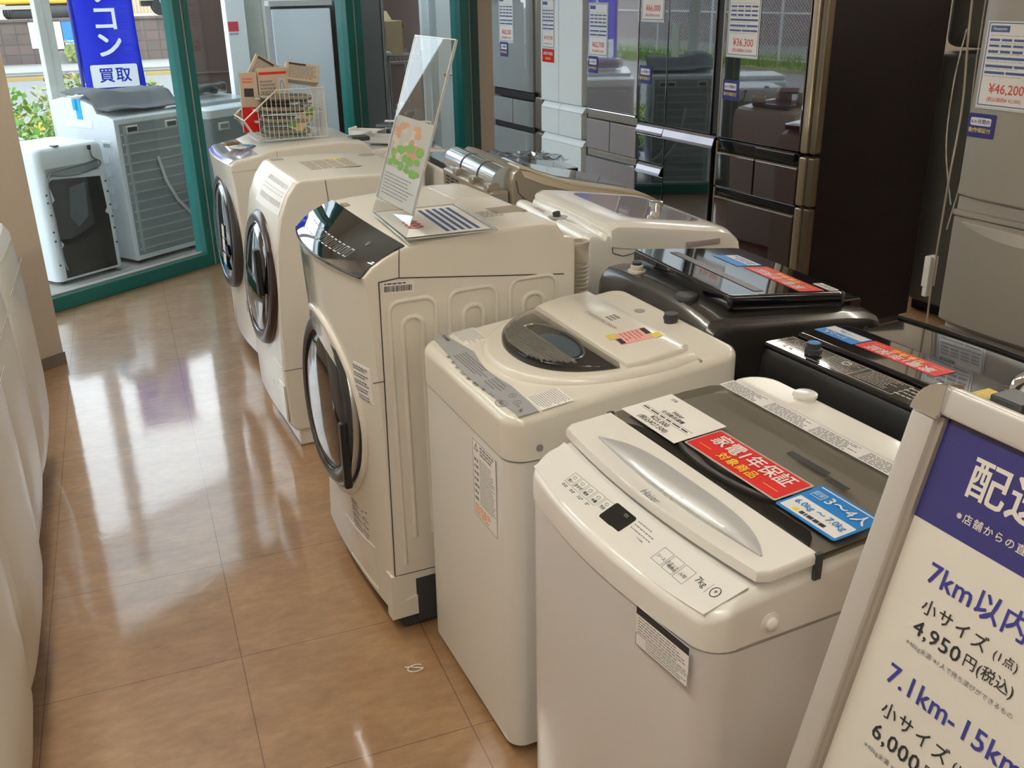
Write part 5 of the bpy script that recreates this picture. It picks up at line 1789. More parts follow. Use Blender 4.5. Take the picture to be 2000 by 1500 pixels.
# ---------------------------------------------------------------- price tags
def fr_M(s, z, D=FD, lift=.0015):
    """frame on a fridge front: X to the right (towards the camera side), Y up"""
    p = Vector(fpos(s, D))
    a = R(FROT)
    ex = Vector((math.sin(a), -math.cos(a), 0))
    nrm = Vector((-math.cos(a), -math.sin(a), 0))
    M = frame(p + nrm * lift + Vector((0, 0, z)), ex, (0, 0, 1))
    return M
def price_tag(label, s, z, price, sub, D=FD, w=.21, h=.297, brand=None, lift=.0015):
    t = thing('price_tag', label, 'price tag', group='price tags on the fridges')
    t.matrix_world = fr_M(s, z, D, lift)
    sheet('clear_sleeve', w + .008, h + .01, mat('clear_sleeve', (.62, .68, .68), .12, coat=.8), Matrix.Translation((-.004, -.008, 0)), t, .0005)
    sheet('paper', w, h, PAPER_B, Matrix.Translation((0, 0, .0005)), t, .0004)
    bars('border', outline(.003, w - .003, .004, h - .003, .0035), BAND, Matrix(), t, .001)
    rects = []
    k_ = w / .21
    for r_, yy in ((4, .225), (4, .205), (4, .185)):
        for i in range(r_):
            rects.append((.014 * k_ + i * .047 * k_, .014 * k_ + i * .047 * k_ + .039 * k_, yy, yy + .008))
    for (xs, yy) in (([(.012, .198)], .163), ([(.012, .118), (.124, .198)], .136), ([(.012, .09), (.096, .198)], .114)):
        for x0, x1 in xs:
            rects.append((x0 * k_, x1 * k_, yy, yy + .009))
    bars('table_bands', rects, BAND, Matrix(), t, .001)
    fine_print(Matrix.Translation((.014 * k_, .10, .0)), .17 * k_, .15, 12, 300 + int(s * 100), t, INK_G, .016, z=.0009, fill=.12)
    if brand:
        sheet('brand_field', .075, .022, BAND, Matrix.Translation((.012, h - .035, .001)), t, .0003)
        text(brand, .014, Matrix.Translation((.0495, h - .024, .0011)), PAPER_B, t, align='CENTER', bold=.02)
    else:
        sheet('brand_field', .06, .02, BAND, Matrix.Translation((.012 * k_, h - .035, .001)), t, .0003)
    text(price, .046 * k_, Matrix.Translation((w * .52, .062, .001)), REDTXT, t, align='CENTER', bold=.012, sx=.92)
    text(sub, .0175 * k_, Matrix.Translation((w * .5, .026, .001)), REDTXT, t, align='CENTER', sx=.95)
    return t
def half_year(label, s, z, D=FD, w=.115, h=.098, lift=.0015):
    t = thing('guarantee_card', label, 'card', group='navy guarantee cards')
    t.matrix_world = fr_M(s, z, D, lift)
    sheet('card', w, h, NAVY, Matrix(), t, .0006, .003)
    sheet('white_pill', w * .76, h * .33, PAPER_B, Matrix.Translation((w * .10, h * .5, .0006)), t, .0003, .006)
    text('6ヶ月間の', w * .155, Matrix.Translation((w * .48, h * .655, .0009)), NAVYTXT, t, align='CENTER', bold=.03)
    text('動作保証付', w * .165, Matrix.Translation((w * .48, h * .29, .0007)), TAPEY, t, align='CENTER', bold=.03)
    return t
price_tag('price tag on the grey glass fridge', 1.63, 1.322, '¥68,200', '(税込価格¥ 62,000)')
half_year('navy guarantee card on the grey glass fridge', 1.62, 1.222, w=.115)
price_tag('price tag reading 139,700 yen on the pale white fridge', 1.02, 1.306, '¥139,700', '(税込価格¥ 127,000)', w=.15)
t = thing('warranty_sticker', 'red warranty sticker below the price tag of the pale white fridge', 'sticker')
t.matrix_world = fr_M(1.022, 1.218)
sheet('sticker', .152, .082, RED, Matrix(), t, .0006, .003)
text('家電1年保証', .022, Matrix.Translation((.076, .053, .0006)), PAPER_B, t, align='CENTER', bold=.03)
text('対象商品', .017, Matrix.Translation((.076, .022, .0006)), YELLOW, t, align='CENTER', bold=.03)
price_tag('price tag reading 62,700 yen on the mauve mirror fridge', .452, 1.288, '¥62,700', '(税込価格¥ 57,000)', w=.2)
half_year('navy guarantee card on the mauve mirror fridge', .455, 1.186, w=.105)
price_tag('price tag reading 66,000 yen on the black mirror fridge', -.09, 1.50, '¥66,000', '(税込価格¥ 60,000)', w=.205)
half_year('navy guarantee card on the black mirror fridge', -.085, 1.163, w=.115)
price_tag('price tag reading 36,300 yen on the dark brown fridge', -.83, 1.352, '¥36,300', '(税込価格¥ 33,000)', w=.225)
half_year('navy guarantee card on the dark brown fridge', -.818, 1.138, w=.118)
price_tag('large price tag reading 46,200 yen on the beige-white fridge', -2.40, 1.262, '¥46,200', '(税込価格¥ 42,000)', D=3.1, w=.215, h=.29, brand='Panasonic', lift=.0165)
half_year('navy guarantee card on the beige-white fridge', -2.374, 1.15, D=3.1, w=.113, h=.085, lift=.013)

# ================================================================== washers along the left edge (only their fronts reach into view)
def lprof(y):
    c = .02 * abs(y / .28) ** 4
    return [(.115 + c, .012), (.088 + c, .03), (.055 + c, .07), (.025 + c, .14), (.006 + c, .24), (.0 + c, .36), (.0 + c, .60), (.004 + c, .80), (.012 + c, .90), (.03 + c, .935), (.08, .945), (.5, .965), (.55, .95), (.56, .90), (.56, .02)]
lw_ = thing('washing_machine', 'white washer at the left edge, the one nearest the cream pillar', 'washing machine', (.002, -1.17, 0), 180)
loft_y(lprof, [.28 * q for q in YS], WHITE, 'cabinet', lw_, r=.03)
patch('control_panel', lambda y: [(x, z) for x, z in lprof(y)[8:11]], [-.25 + .5 * i / 6 for i in range(7)], LGREY, lw_, .002)
Geo().box(.16, .5, -.2, .2, 0, .03).build('base', DGREY, lw_)
Geo().box(.12, .5, -.22, .22, .945, .972, None, .008, 2).build('lid', SILVER, lw_, None, 40)
g = Geo()
g.tube([(lprof(0)[7][0] - .002, y, .80) for y in (-.265, 0, .265)], .0016, 5)
g.build('front_seam', LINE, lw_)
for k_, (x, y, lab) in enumerate(((.008, -1.78, 'white washer at the left edge, second from the pillar'), (.036, -2.38, 'white washer at the left edge, third from the pillar'), (.045, -2.99, 'white washer at the bottom left corner of the picture'))):
    c_ = copy_tree(lw_)
    c_.location = (x, y, 0)
    c_['label'] = lab

# a cut cable tie lying on the floor
o = Geo().tube([(.932 + .022 * math.cos(a), -2.735 + .014 * math.sin(a), .0022) for a in [.6 + 5.2 * i / 24 for i in range(25)]] + [(.915, -2.724, .003), (.905, -2.722, .003)], .0016, 5).build('cable_tie', PAPER, None, None, 60)
tag(o, 'small white cable tie loop on the floor before the round-window washer', 'cable tie')

# ================================================================== A-frame sign stand
ss = thing('sign_stand', 'aluminium A-frame stand with navy and white delivery price poster', 'sign stand', (1.273, -4.0, 0), 0)
al, tl_ = R(4), R(15)
FW = Vector((math.cos(al), math.sin(al), 0))
SX = Vector((math.sin(al), -math.cos(al), 0))
SU = FW * math.sin(tl_) + Vector((0, 0, math.cos(tl_)))
M_top = frame((0, 0, 1.25), SX, SU)                   # X right, Y up the slope; origin at the frame's top left corner
ALU = mat('anodised_aluminium', (.62, .595, .56), .38, metal=.4, coat=.1, noise=.02)
SWD, SHT = .50, 1.27
def sbox(name, x0, x1, y0, y1, z0, z1, m, r=.004, parent=ss):
    return Geo().box(x0, x1, y0, y1, z0, z1, M_top, 0).build(name, m, parent) if r == 0 else Geo().box(x0, x1, y0, y1, z0, z1, None, r, 2).build(name, m, parent, M_top, 40)
sbox('frame_rail', -.004, .033, -SHT, -.022, -.012, .012, ALU, .007)
sbox('frame_rail', SWD - .033, SWD + .004, -SHT, -.022, -.012, .012, ALU, .007)
sbox('frame_rail', .036, SWD - .036, -.020, .016, -.012, .012, ALU, .007)
sbox('frame_rail', .03, SWD - .03, -1.0, -.965, -.012, .012, ALU, .007)
sbox('inner_lip', .031, .040, -.97, -.02, -.010, .004, mat('lip_beige', (.42, .38, .32), .4, metal=.4), .002)
for s_, x in ((1, 0), (-1, SWD)):
    g = Geo()
    prof = []
    for i in range(9):
        a_ = PI / 2 * i / 8
        prof.append((.038 - .043 * math.cos(a_), -.024 + .043 * math.sin(a_)))
    pts = prof + [(.041, -.021), (.036, -.026), (-.005, -.026)]
    pts = [(x + s_ * px, py) for px, py in pts]
    rings = []
    for z_, sc_ in ((-.0135, .96), (-.011, 1.0), (.010, 1.0), (.0145, .95), (.016, .88)):
        cx, cy_ = x + s_ * .022, -.004
        rings.append([(cx + (px - cx) * sc_, cy_ + (py - cy_) * sc_, z_) for px, py in pts])
    g.loft(rings)
    g.build('corner_clip', CHROME, ss, M_top, 40)
# rear legs of the A-frame
SU2 = -FW * 0 + FW * math.sin(R(17)) * 1 + Vector((0, 0, -math.cos(R(17))))
for x in (.015, SWD - .015):
    p0 = Vector((0, 0, 1.25)) + SX * x + FW * .012
    L2 = 1.25 / math.cos(R(17)) - .005
    Geo().tube([p0, p0 + SU2 * L2], .012, 10).build('rear_leg', ALU, ss, None, 60)
MS = M_top @ Matrix.Translation((0, 0, -.0035))
sheet('backing_board', SWD - .06, .95, mat('board_grey', (.5, .5, .48), .6), M_top @ Matrix.Translation((.03, -.97, -.009)), ss, .004)
poster = sheet('poster', SWD - .07, .93, mat('poster_white', (.72, .69, .62), .2, coat=.6, coat_r=.05, noise=.02), M_top @ Matrix.Translation((.036, -.955, -.0045)), ss, .0006)
PM = Matrix.Translation((-.036, .955, .0006))           # poster-local frame with the stand's top-left origin
sheet('navy_field', SWD - .07, .130, mat('poster_navy', (.03, .03, .17), .12, coat=1.0, coat_r=.015), PM @ Matrix.Translation((.036, -.147, 0)), poster, .0003)
def st(s_, size, x, y, m, bold=.02, space=1.0, sx=1.0):
    text(s_, size, PM @ Matrix.Translation((x, y, .0003)), m, poster, bold=bold, space=space, sx=sx)
POW = mat('poster_ink_white', (.70, .67, .6), .4, noise=.02)
st('配送料金', .053, .0895, -.0755, POW, .028, 1.04)
st('※店舗からの直線距離', .0125, .092, -.121, POW, .02, 1.25)
st('7km以内', .036, .084, -.200, NAVYTXT, .022, 1.04)
st('小サイズ', .0215, .0915, -.2405, INK, .012, 1.2)
st('(1点)', .014, .192, -.241, INK, .01, 1.1)
st('4,950', .0262, .091, -.269, INK, .016, 1.05, 1.12)
st('円(税込)', .018, .1625, -.268, INK, .012, 1.05)
st('※40kg未満 ※1人で持ち運びができるもの', .0078, .0885, -.2915, INK_G, .005, 1.12)
st('7.1km', .036, .080, -.3405, NAVYTXT, .022, 1.05)
st('-', .034, .172, -.3405, NAVYTXT, .022)
st('15km', .036, .187, -.3405, NAVYTXT, .022, 1.05)
st('小サイズ', .0235, .0895, -.3855, INK, .012, 1.2)
st('(1点)', .015, .197, -.385, INK, .01, 1.1)
st('6,000', .029, .0875, -.418, INK, .016, 1.05, 1.1)
st('円(税込)', .0195, .1665, -.417, INK, .012, 1.05)
st('※40kg未満 ※1人で持ち運びができるもの', .0082, .0845, -.4425, INK_G, .005, 1.12)
st('15.1km–20km', .037, .078, -.497, NAVYTXT, .022, 1.05)
st('小サイズ', .0235, .0875, -.545, INK, .012, 1.2)
for x in (.015, SWD - .015):
    p_ = Vector((0, 0, 1.25)) + SX * x - SU * 1.27
    Geo().cyl(p_ + Vector((0, 0, -.002)) + SU * .0, p_ + SU * .02, .014, None, 12).build('foot', BLACKP, ss, None, 40)
# ================================================================== outside the glass
GZ = -0.10
ASPH = mat('asphalt', (.15, .153, .157), .85, noise=.12, nscale=6, bump=.3, bscale=60)
KERB = mat('concrete_kerb', (.24, .235, .22), .85, noise=.12, nscale=3)
struct(Geo().poly([(-40, 1.0, GZ - .05), (40, 1.0, GZ - .05), (40, 60, GZ - .05), (-40, 60, GZ - .05)], (0, 0, .02)).build('ground', ASPH))
# porch slab under the displayed washers
CONC = mat('porch_concrete', (.36, .35, .33), .8, noise=.12, nscale=5)
struct(Geo().box(-2.5, 5.5, .07, 2.6, GZ - .03, GZ, None).build('porch_floor', CONC, None, WM(0)))
struct(Geo().box(-2.6, 5.6, -.02, .07, GZ - .04, 0.0).build('trim_41', KERB, None, WM(0)))
struct(Geo().box(-14, 12, 20.2, 23, GZ - .03, .02).build('sidewalk', KERB))
struct(Geo().box(-14, 12, 19.9, 20.2, GZ - .03, -.02).build('kerb', mat('kerb_dark', (.16, .15, .14), .8, noise=.2)))
struct(Geo().box(-14, 12, 19.84, 19.9, GZ - .03, -.055).build('road_line', mat('road_yellow', (.42, .30, .10), .7, noise=.1)))
# block retaining wall across the street
bw = bpy.data.materials.new('brown_concrete_blocks')
bw.use_nodes = True
nt = bw.node_tree
b = nt.nodes['Principled BSDF']
b.inputs['Roughness'].default_value = .85
tc = nt.nodes.new('ShaderNodeTexCoord')
mp = nt.nodes.new('ShaderNodeMapping')
mp.inputs['Rotation'].default_value = (R(90), 0, 0)
nt.links.new(tc.outputs['Object'], mp.inputs['Vector'])
bk = nt.nodes.new('ShaderNodeTexBrick')
bk.inputs['Scale'].default_value = 1
bk.inputs['Brick Width'].default_value = .33
bk.inputs['Row Height'].default_value = .24
bk.inputs['Mortar Size'].default_value = .018
bk.offset = 0
bk.inputs['Color1'].default_value = (.16, .078, .062, 1)
bk.inputs['Color2'].default_value = (.09, .052, .045, 1)
bk.inputs['Mortar'].default_value = (.03, .022, .02, 1)
nt.links.new(mp.outputs[0], bk.inputs['Vector'])
no = nt.nodes.new('ShaderNodeTexNoise')
no.inputs['Scale'].default_value = 2.0
no.inputs['Detail'].default_value = 6
nt.links.new(tc.outputs['Object'], no.inputs['Vector'])
mx = nt.nodes.new('ShaderNodeMix')
mx.data_type = 'RGBA'
mx.inputs[7].default_value = (.16, .14, .125, 1)
nt.links.new(no.outputs['Fac'], mx.inputs[0])
nt.links.new(bk.outputs['Color'], mx.inputs[6])
nt.links.new(mx.outputs[2], b.inputs['Base Color'])
struct(Geo().box(-9, 9, 23.0, 23.25, GZ, 1.0).box(-9, 9, 22.96, 23.3, 1.0, 1.06).build('wall_street', bw))
struct(Geo().box(-9, 12, 23.25, 60, GZ, .93).build('yard_ground', mat('yard_soil', (.32, .28, .22), .9, noise=.2)))
# wall posters
for (x0, x1, z0, z1, m_, lab) in ((-1.35, -1.1, .38, .99, mat('poster_pale', (.62, .66, .72), .5, noise=.1), 'pale blue poster at the left end of the wall posters'),
                                  (-.93, -.62, .35, .99, mat('poster_cream', (.72, .66, .6), .5, noise=.15), 'cream poster second on the street wall'),
                                  (-.6, -.28, .33, 1.0, mat('poster_blue', (.05, .22, .55), .5, noise=.15), 'blue poster on the street wall, right of the cream one'),
                                  (-.27, .05, .35, .98, mat('poster_peach', (.7, .55, .5), .5, noise=.15), 'peach poster partly behind the blue banner')):
    o = thing('wall_poster', lab, 'poster', (x0, 22.99, z0), 0, 'posters on the street wall')
    Geo().box(0, x1 - x0, -.012, 0, 0, z1 - z0).build('sheet', m_, o)
    fine_print(frame((.02, -.0125, .05), (1, 0, 0), (0, 0, 1)), x1 - x0 - .05, .18, 3, int(x0 * 50) + 900, o, PAPER, .06)
struct(Geo().box(-1.0, .5, 22.75, 23.0, .02, .30).build('wall_plinth', KERB))
# slatted fence in the yard
fe = thing('slat_fence', 'tan fence of upright slats at the back of the yard', 'fence', (-2.5, 33, .93))
g = Geo()
for i in range(70):
    x = i * .11
    g.box(x, x + .085, 0, .03, 0, 1.9 + .05 * math.sin(i * 1.7))
g.build('slats', mat('bamboo_tan', (.48, .36, .22), .8, noise=.15), fe)
g = Geo()
for z in (.4, 1.4):
    g.box(0, 7.7, .03, .07, z, z + .07)
g.build('rail', mat('bamboo_dark', (.3, .2, .12), .8), fe)
# excavator
ex = thing('excavator', 'yellow excavator behind the street wall', 'excavator', (-.95, 27.5, .93), 12)
EXY = mat('machine_yellow', (.75, .42, .05), .4, coat=.3, noise=.06)
Geo().box(-1.4, .75, -.6, .6, .42, 1.25, None, .08, 3).build('house', EXY, ex, None, 40)
Geo().box(.45, .95, -.6, .6, .45, 1.2, None, .16, 4).build('counterweight', EXY, ex, None, 40)
Geo().box(-.9, -.1, -.58, .1, 1.2, 2.2, None, .05, 2).build('cab', mat('cab_dark', (.05, .05, .055), .2, coat=.6), ex, None, 40)
for y in (-.62, .42):
    Geo().box(-1.2, 1.0, y, y + .28, .0, .42, None, .18, 4).build('track', DGREY, ex, None, 40)
Geo().tube([(-1.3, 0, .9), (-2.2, 0, 2.2), (-3.2, 0, 2.0)], .13, 8).tube([(-3.2, 0, 2.0), (-3.6, 0, .9)], .1, 8).build('boom', EXY, ex, None, 40)
Geo().box(-2.7, -.5, -.72, -.66, .30, .40).build('blade', mat('worn_steel', (.4, .38, .35), .5, metal=.5), ex)
# light truck and scrap
tk_ = thing('truck', 'white flat-bed truck parked behind the street wall', 'truck', (1.6, 27.5, .93), 0)
Geo().box(-.2, 2.3, -.8, .8, .45, .85, None, .02, 1).build('cargo_bed', mat('truck_white', (.62, .61, .57), .4, noise=.05), tk_, None, 40)
Geo().box(2.35, 3.6, -.78, .78, .3, 1.7, None, .12, 3).build('cab', mat('truck_white', (.62, .61, .57), .4), tk_, None, 40)
Geo().box(-.15, 3.5, -.6, .6, .3, .45).build('chassis', BLACKP, tk_)
for x in (.45, 3.0):
    for y in (-.72, .72):
        Geo().cyl((x, y - .1, .3), (x, y + .1, .3), .3, None, 20).build('wheel', BLACKP, tk_, None, 40)
sp_ = thing('scrap_pile', 'pile of white pipes and dark scrap behind the street wall', 'scrap', (3.2, 25.4, .93), 0)
g = Geo()
rnd = random.Random(8)
for i in range(26):
    x, y, z = rnd.uniform(-.6, 1.0), rnd.uniform(-.4, .6), rnd.uniform(0, .35)
    g.box(x, x + rnd.uniform(.15, .4), y, y + .2, z, z + rnd.uniform(.08, .22))
g.build('dark_scrap', DGREY, sp_)
Geo().tube([(-.75, -.5, .0), (-.55, -.5, .55), (.05, -.5, .78), (.3, -.5, .52)], .05, 8).build('pipe', WHITE_P, sp_, None, 60)
Geo().tube([(-1.2, -.4, .1), (.6, -.4, 1.0)], .03, 8).build('pipe', WHITE_P, sp_, None, 60)
Geo().box(-1.3, -.2, -.3, .3, .35, .9, None, .1, 3).build('clear_container', mat('pale_blue_plastic', (.5, .6, .66), .3, coat=.4), sp_, None, 40)

# shrubs with yellow flowers between porch and road
LEAF = mat('leaf_green_outside', (.16, .30, .05), .6, noise=.35, nscale=20)
LEAF2 = mat('leaf_olive', (.25, .30, .10), .6, noise=.35, nscale=20)
FLOW = mat('flower_yellow', (.85, .58, .03), .6, noise=.1)
def shrub(label, x, y, rx, ry, h, seed, m, flowers=0, n=1500, ls=.075):
    t = thing('flowering_shrub' if flowers else 'shrub', label, 'shrub', (x, y, GZ - .03), 0, 'shrubs along the road')
    rnd = random.Random(seed)
    g = Geo()
    def spot():
        while True:
            a, b_, c = rnd.uniform(-1, 1), rnd.uniform(-1, 1), rnd.uniform(0, 1)
            if a * a + b_ * b_ + c * c < 1:
                return Vector((a * rx, b_ * ry, c * h))
    def leaf(g, p, s):
        d = Vector((rnd.uniform(-1, 1), rnd.uniform(-1, 1), rnd.uniform(-.2, 1))).normalized()
        w = d.cross(Vector((rnd.uniform(-1, 1), rnd.uniform(-1, 1), rnd.uniform(-1, 1)))).normalized()
        g.add([p, p + d * s * .5 + w * s * .28, p + d * s, p + d * s * .5 - w * s * .28], [(0, 1, 2, 3)])
    for i in range(n):
        leaf(g, spot(), ls * rnd.uniform(.6, 1.5))
    g.build('foliage', m, t)
    g = Geo()
    for i in range(9):
        p = spot()
        g.tube([(p.x * .3, p.y * .3, 0), p], .006, 4)
    g.build('stems', mat('stem_brown', (.12, .1, .05), .8), t)
    if flowers:
        g = Geo()
        for i in range(flowers):
            p = spot()
            p.z = p.z * .5 + h * .4
            for q in range(4):
                leaf(g, p, .06)
        g.build('flowers', FLOW, t)
    return t
shrub('leafy shrub with yellow flowers at the far left behind the pillar', -.80, 6.4, .7, .6, 1.0, 1, LEAF, 40)
shrub('bright green shrub with yellow flowers low beside the cream pillar', -.50, 5.0, .5, .6, .72, 2, LEAF, 30)
shrub('olive shrub behind the white pole', -.05, 7.5, .6, .5, .98, 3, LEAF2, 12)
shrub('pale shrub left of the blue banner', .62, 8.6, .6, .4, .85, 4, LEAF2, 0)
shrub('low green shrub between the banner and the teal post', 1.65, 9.2, .5, .4, .62, 5, LEAF, 0)
shrub('green shrub with one tall shoot left of the white pillar', 2.75, 9.0, .6, .4, .80, 6, LEAF, 0)
o = thing('wall_weed', 'green weed growing at the foot of the street wall', 'weed', (-.45, 22.6, .02), 0)
rnd = random.Random(12)
g = Geo()
for i in range(90):
    p = Vector((rnd.gauss(0, .09), rnd.gauss(0, .05), abs(rnd.gauss(.2, .12))))
    g.add([p, p + Vector((.05, 0, .04)), p + Vector((.02, 0, .11)), p + Vector((-.04, 0, .05))], [(0, 1, 2, 3)])
g.build('foliage', LEAF2, o)

# canopy pole and blue banner
o = thing('canopy_pole', 'weathered white aluminium pole behind the outdoor washers', 'pole', (.02, 3.06, GZ), 20)
Geo().box(-.052, .052, -.045, .045, 0, 3.0, None, .004, 1).build('pole', mat('weathered_white', (.55, .55, .51), .55, noise=.08, nscale=14), o, None, 40)
Geo().box(-.008, .004, -.0465, -.045, 0, 3.0).build('groove', LGREY, o)
bn = thing('banner', 'blue banner with white Japanese characters standing outside', 'banner', (.20, 4.0, GZ), 3)
BBL = mat('banner_blue', (.03, .06, .62), .6, noise=.06)
cn = BBL.node_tree                                     # thin cloth: daylight comes through from behind
tl = cn.nodes.new('ShaderNodeBsdfTranslucent')
tl.inputs['Color'].default_value = (.05, .08, .75, 1)
mxs = cn.nodes.new('ShaderNodeMixShader')
mxs.inputs[0].default_value = .5
cn.links.new(cn.nodes['Principled BSDF'].outputs[0], mxs.inputs[1])
cn.links.new(tl.outputs[0], mxs.inputs[2])
cn.links.new(mxs.outputs[0], cn.nodes['Material Output'].inputs[0])
g = Geo()
BWD, Z0, Z1 = .455, .62, 2.14
nx, nz = 14, 24
for i in range(nx + 1):
    for j in range(nz + 1):
        x = BWD * i / nx
        z = Z0 + (Z1 - Z0) * j / nz
        g.v.append(Vector((x + .012 * math.sin(z * 3), .012 * math.sin(x * 19 + z * 2) + .014 * math.sin(z * 5), z)))
for i in range(nx):
    for j in range(nz):
        a = i * (nz + 1) + j
        g.f.append((a, a + nz + 1, a + nz + 2, a + 1))
cl = g.build('cloth', BBL, bn, None, 60)
sm = cl.modifiers.new('thickness', 'SOLIDIFY')
sm.thickness = .0015
Geo().cyl((-.02, .01, 0), (-.02, .01, 2.2), .014, None, 12).build('pole', mat('pole_blue', (.03, .04, .3), .4), bn, None, 40)
Geo().cyl((-.02, .01, 2.15), (.5, .01, 2.15), .009, None, 10).build('cross_bar', WHITE_P, bn, None, 40)
Geo().box(-.2, .16, -.16, .18, 0, .09, None, .03, 2).build('weight_base', mat('base_blue', (.05, .12, .45), .4), bn, None, 40)
for fy, sgn in ((-.034, 1), (.034, -1)):
    Mb = frame((0 if sgn > 0 else 0, fy, 0), (1, 0, 0), (0, 0, 1))
    BWH = mat('banner_white', (.74, .76, .8), .6, noise=.03)
    for s_, z in (('コ', 1.585), ('ン', 1.385), ('ソ', 1.79), ('パ', 2.0)):
        text(s_, .215, Mb @ Matrix.Translation((.222, z, 0)), BWH, bn, align='CENTER', bold=.035)
    sheet('white_field', .355, .175, BWH, Mb @ Matrix.Translation((.05, 1.075, 0)), bn, .001, .015)
    sheet('white_field', .355, .20, BWH, Mb @ Matrix.Translation((.05, .83, 0)), bn, .001, .015)
    text('買取', .12, Mb @ Matrix.Translation((.228, 1.162, .0012)), BBL, bn, align='CENTER', bold=.03, space=1.12)

# ---------------------------------------------------------------- washers shown outside, their backs to the glass
OWH = mat('outdoor_white', (.66, .70, .73), .4, coat=.2, noise=.03)
OGR = mat('outdoor_grey_back', (.26, .29, .30), .5, noise=.05)
def outdoor(name, label, s, off, rot=0):
    o = thing(name, label, 'washing machine')
    o.matrix_world = WM(s, off, GZ)
    return o
# big drum washer
ow = outdoor('drum_washing_machine', 'big white drum washer outside, grey ribbed back to the window, blue tape on its side', 1.10, .72)
def oprof(y):
    return [(0, .03), (0, .99), (.012, 1.005), (.06, 1.02), (.17, 1.03), (.205, 1.085), (.30, 1.11), (.43, 1.128), (.54, 1.125), (.655, 1.10), (.66, 1.07), (.66, .03)]
pr = oprof(0)
g = Geo()
st_ = [(0, .012), (.004, .003), (.012, 0), (.588, 0), (.596, .003), (.6, .012)]
rings = []
for x, ins in st_:
    rings.append([(x, .33 + (py - .33) * (1 - ins / .33), .52 + (pz - .52) * (1 - ins / .5)) for py, pz in pr])
g.loft(rings)
g.build('cabinet', OWH, ow, None, 40)
Geo().box(.03, .57, -.004, .02, .06, .97, None, .006, 1).build('back_panel', OGR, ow, None, 40)
g = Geo()
for i in range(13):
    z = .10 + i * .066
    g.box(.04, .56, -.014, -.003, z, z + .011)
for x in (.06, .52):
    g.box(x, x + .02, -.012, -.003, .08, .95)
g.build('back_ribs', mat('rib_grey_light', (.36, .39, .40), .5), ow)
for x in (.13, .46):
    Geo().box(x - .05, x + .05, -.012, .0, .90, .95, None, .004, 1).build('carry_pocket', mat('pocket_cream', (.62, .6, .54), .5), ow, None, 40)
    Geo().box(x - .038, x + .038, -.0135, -.008, .91, .94).build('pocket_recess', DGREY, ow)
g = Geo()
for (y0, y1, z) in ((.24, .52, .93), (.24, .52, .81), (.12, .2, .70), (.12, .2, .60), (.12, .2, .49), (.12, .2, .38)):
    g.box(-.004, .002, y0, y1, z, z + .012)
    g.box(-.002, .002, y0 - .01, y1 + .01, z, z + .055)
g.build('side_pressing', mat('side_press', (.72, .75, .78), .4), ow)
Geo().box(-.003, .003, .06, .16, .80, .855, None, .002, 1).build('carry_pocket', OWH, ow, None, 40)
Geo().box(-.0045, -.001, .075, .145, .812, .838).build('pocket_recess', OGR, ow)
g = Geo()
g.box(-.003, .0, .325, .385, .985, 1.117)
g.box(-.003, .0, .355, .415, 1.045, 1.120)
g.build('blue_tape', mat('tape_blue', (.02, .35, .72), .5, noise=.05), ow)
feet(ow, .06, .54, .06, .58, .035)
g = Geo()
g.tube([(.30, -.018, .72), (.33, -.03, .55), (.40, -.035, .4), (.52, -.03, .26), (.58, -.03, .22)], .011, 8)
g.build('drain_hose', LGREY, ow, None, 60)
Geo().box(.5, .58, -.02, -.012, .2, .33, None, .004, 1).build('outlet_cover', OGR, ow, None, 40)
# crumpled grey mat draped over its top
g = Geo()
rnd = random.Random(31)
nx, ny = 14, 8
for i in range(nx + 1):
    for j in range(ny + 1):
        x = .00 + .66 * i / nx
        y = .03 + .50 * j / ny
        base = 1.022 + max(0, min(.098, (y - .14) * 1.1)) + .012
        h_ = .028 * max(0, math.sin(x * 9 + .4)) * (1 if y > .06 else .3) + .008 * math.sin(y * 25 + x * 9)
        g.v.append(Vector((x, y, base + max(0, h_) + .012)))
for i in range(nx):
    for j in range(ny):
        a = i * (ny + 1) + j
        g.f.append((a, a + ny + 1, a + ny + 2, a + 1))
fm_ = g.build('felt_mat', mat('felt_grey', (.14, .145, .15), .95, noise=.15), None, WM(1.10, .72, GZ), 60)
sm = fm_.modifiers.new('thickness', 'SOLIDIFY')
sm.thickness = .006
tag(fm_, 'crumpled dark grey mat draped on top of the big outdoor washer', 'mat')
# small top loader
osm = outdoor('washing_machine', 'small white washer outside with open dark back and looped grey cord', .485, .715)
g = Geo()
rings = []
for z, ins in ((.03, 0), (.80, 0), (.86, .006), (.88, .02), (.885, .04)):
    rings.append([(x, y, z) for x, y in rr(ins, .51 - ins, ins, .5 - ins, .05, 5)])
g.loft(rings)
g.build('cabinet', OWH, osm, None, 40)
g = Geo()
g.poly([(x, -.003, z) for x, z in [(.065, .045), (.455, .045), (.455, .40), (.43, .42), (.45, .45), (.44, .66), (.09, .69), (.06, .67), (.085, .56), (.06, .54), (.07, .3), (.09, .27), (.07, .24)]], (0, .006, 0))
g.build('back_opening', mat('open_back_dark', (.02, .018, .017), .7, noise=.2), osm)
g = Geo()
g.poly([(x, -.0045, z) for x, z in [(.20, .62), (.32, .64), (.30, .42), (.22, .36), (.17, .44)]], (0, .002, 0))
g.build('inner_tub', mat('inner_grey', (.09, .1, .11), .5, noise=.2), osm)
Geo().box(.055, .44, -.004, .001, .705, .76).build('back_brace', OGR, osm)
g = Geo()
for (x, z) in [(.035, .6), (.035, .55), (.04, .47), (.035, .36), (.035, .3), (.475, .62), (.478, .55), (.48, .46), (.48, .38), (.482, .3), (.48, .2), (.035, .14)]:
    g.cyl((x, -.0015, z), (x, .001, z), .007, None, 8)
g.build('screw_holes', DGREY, osm)
g = Geo()
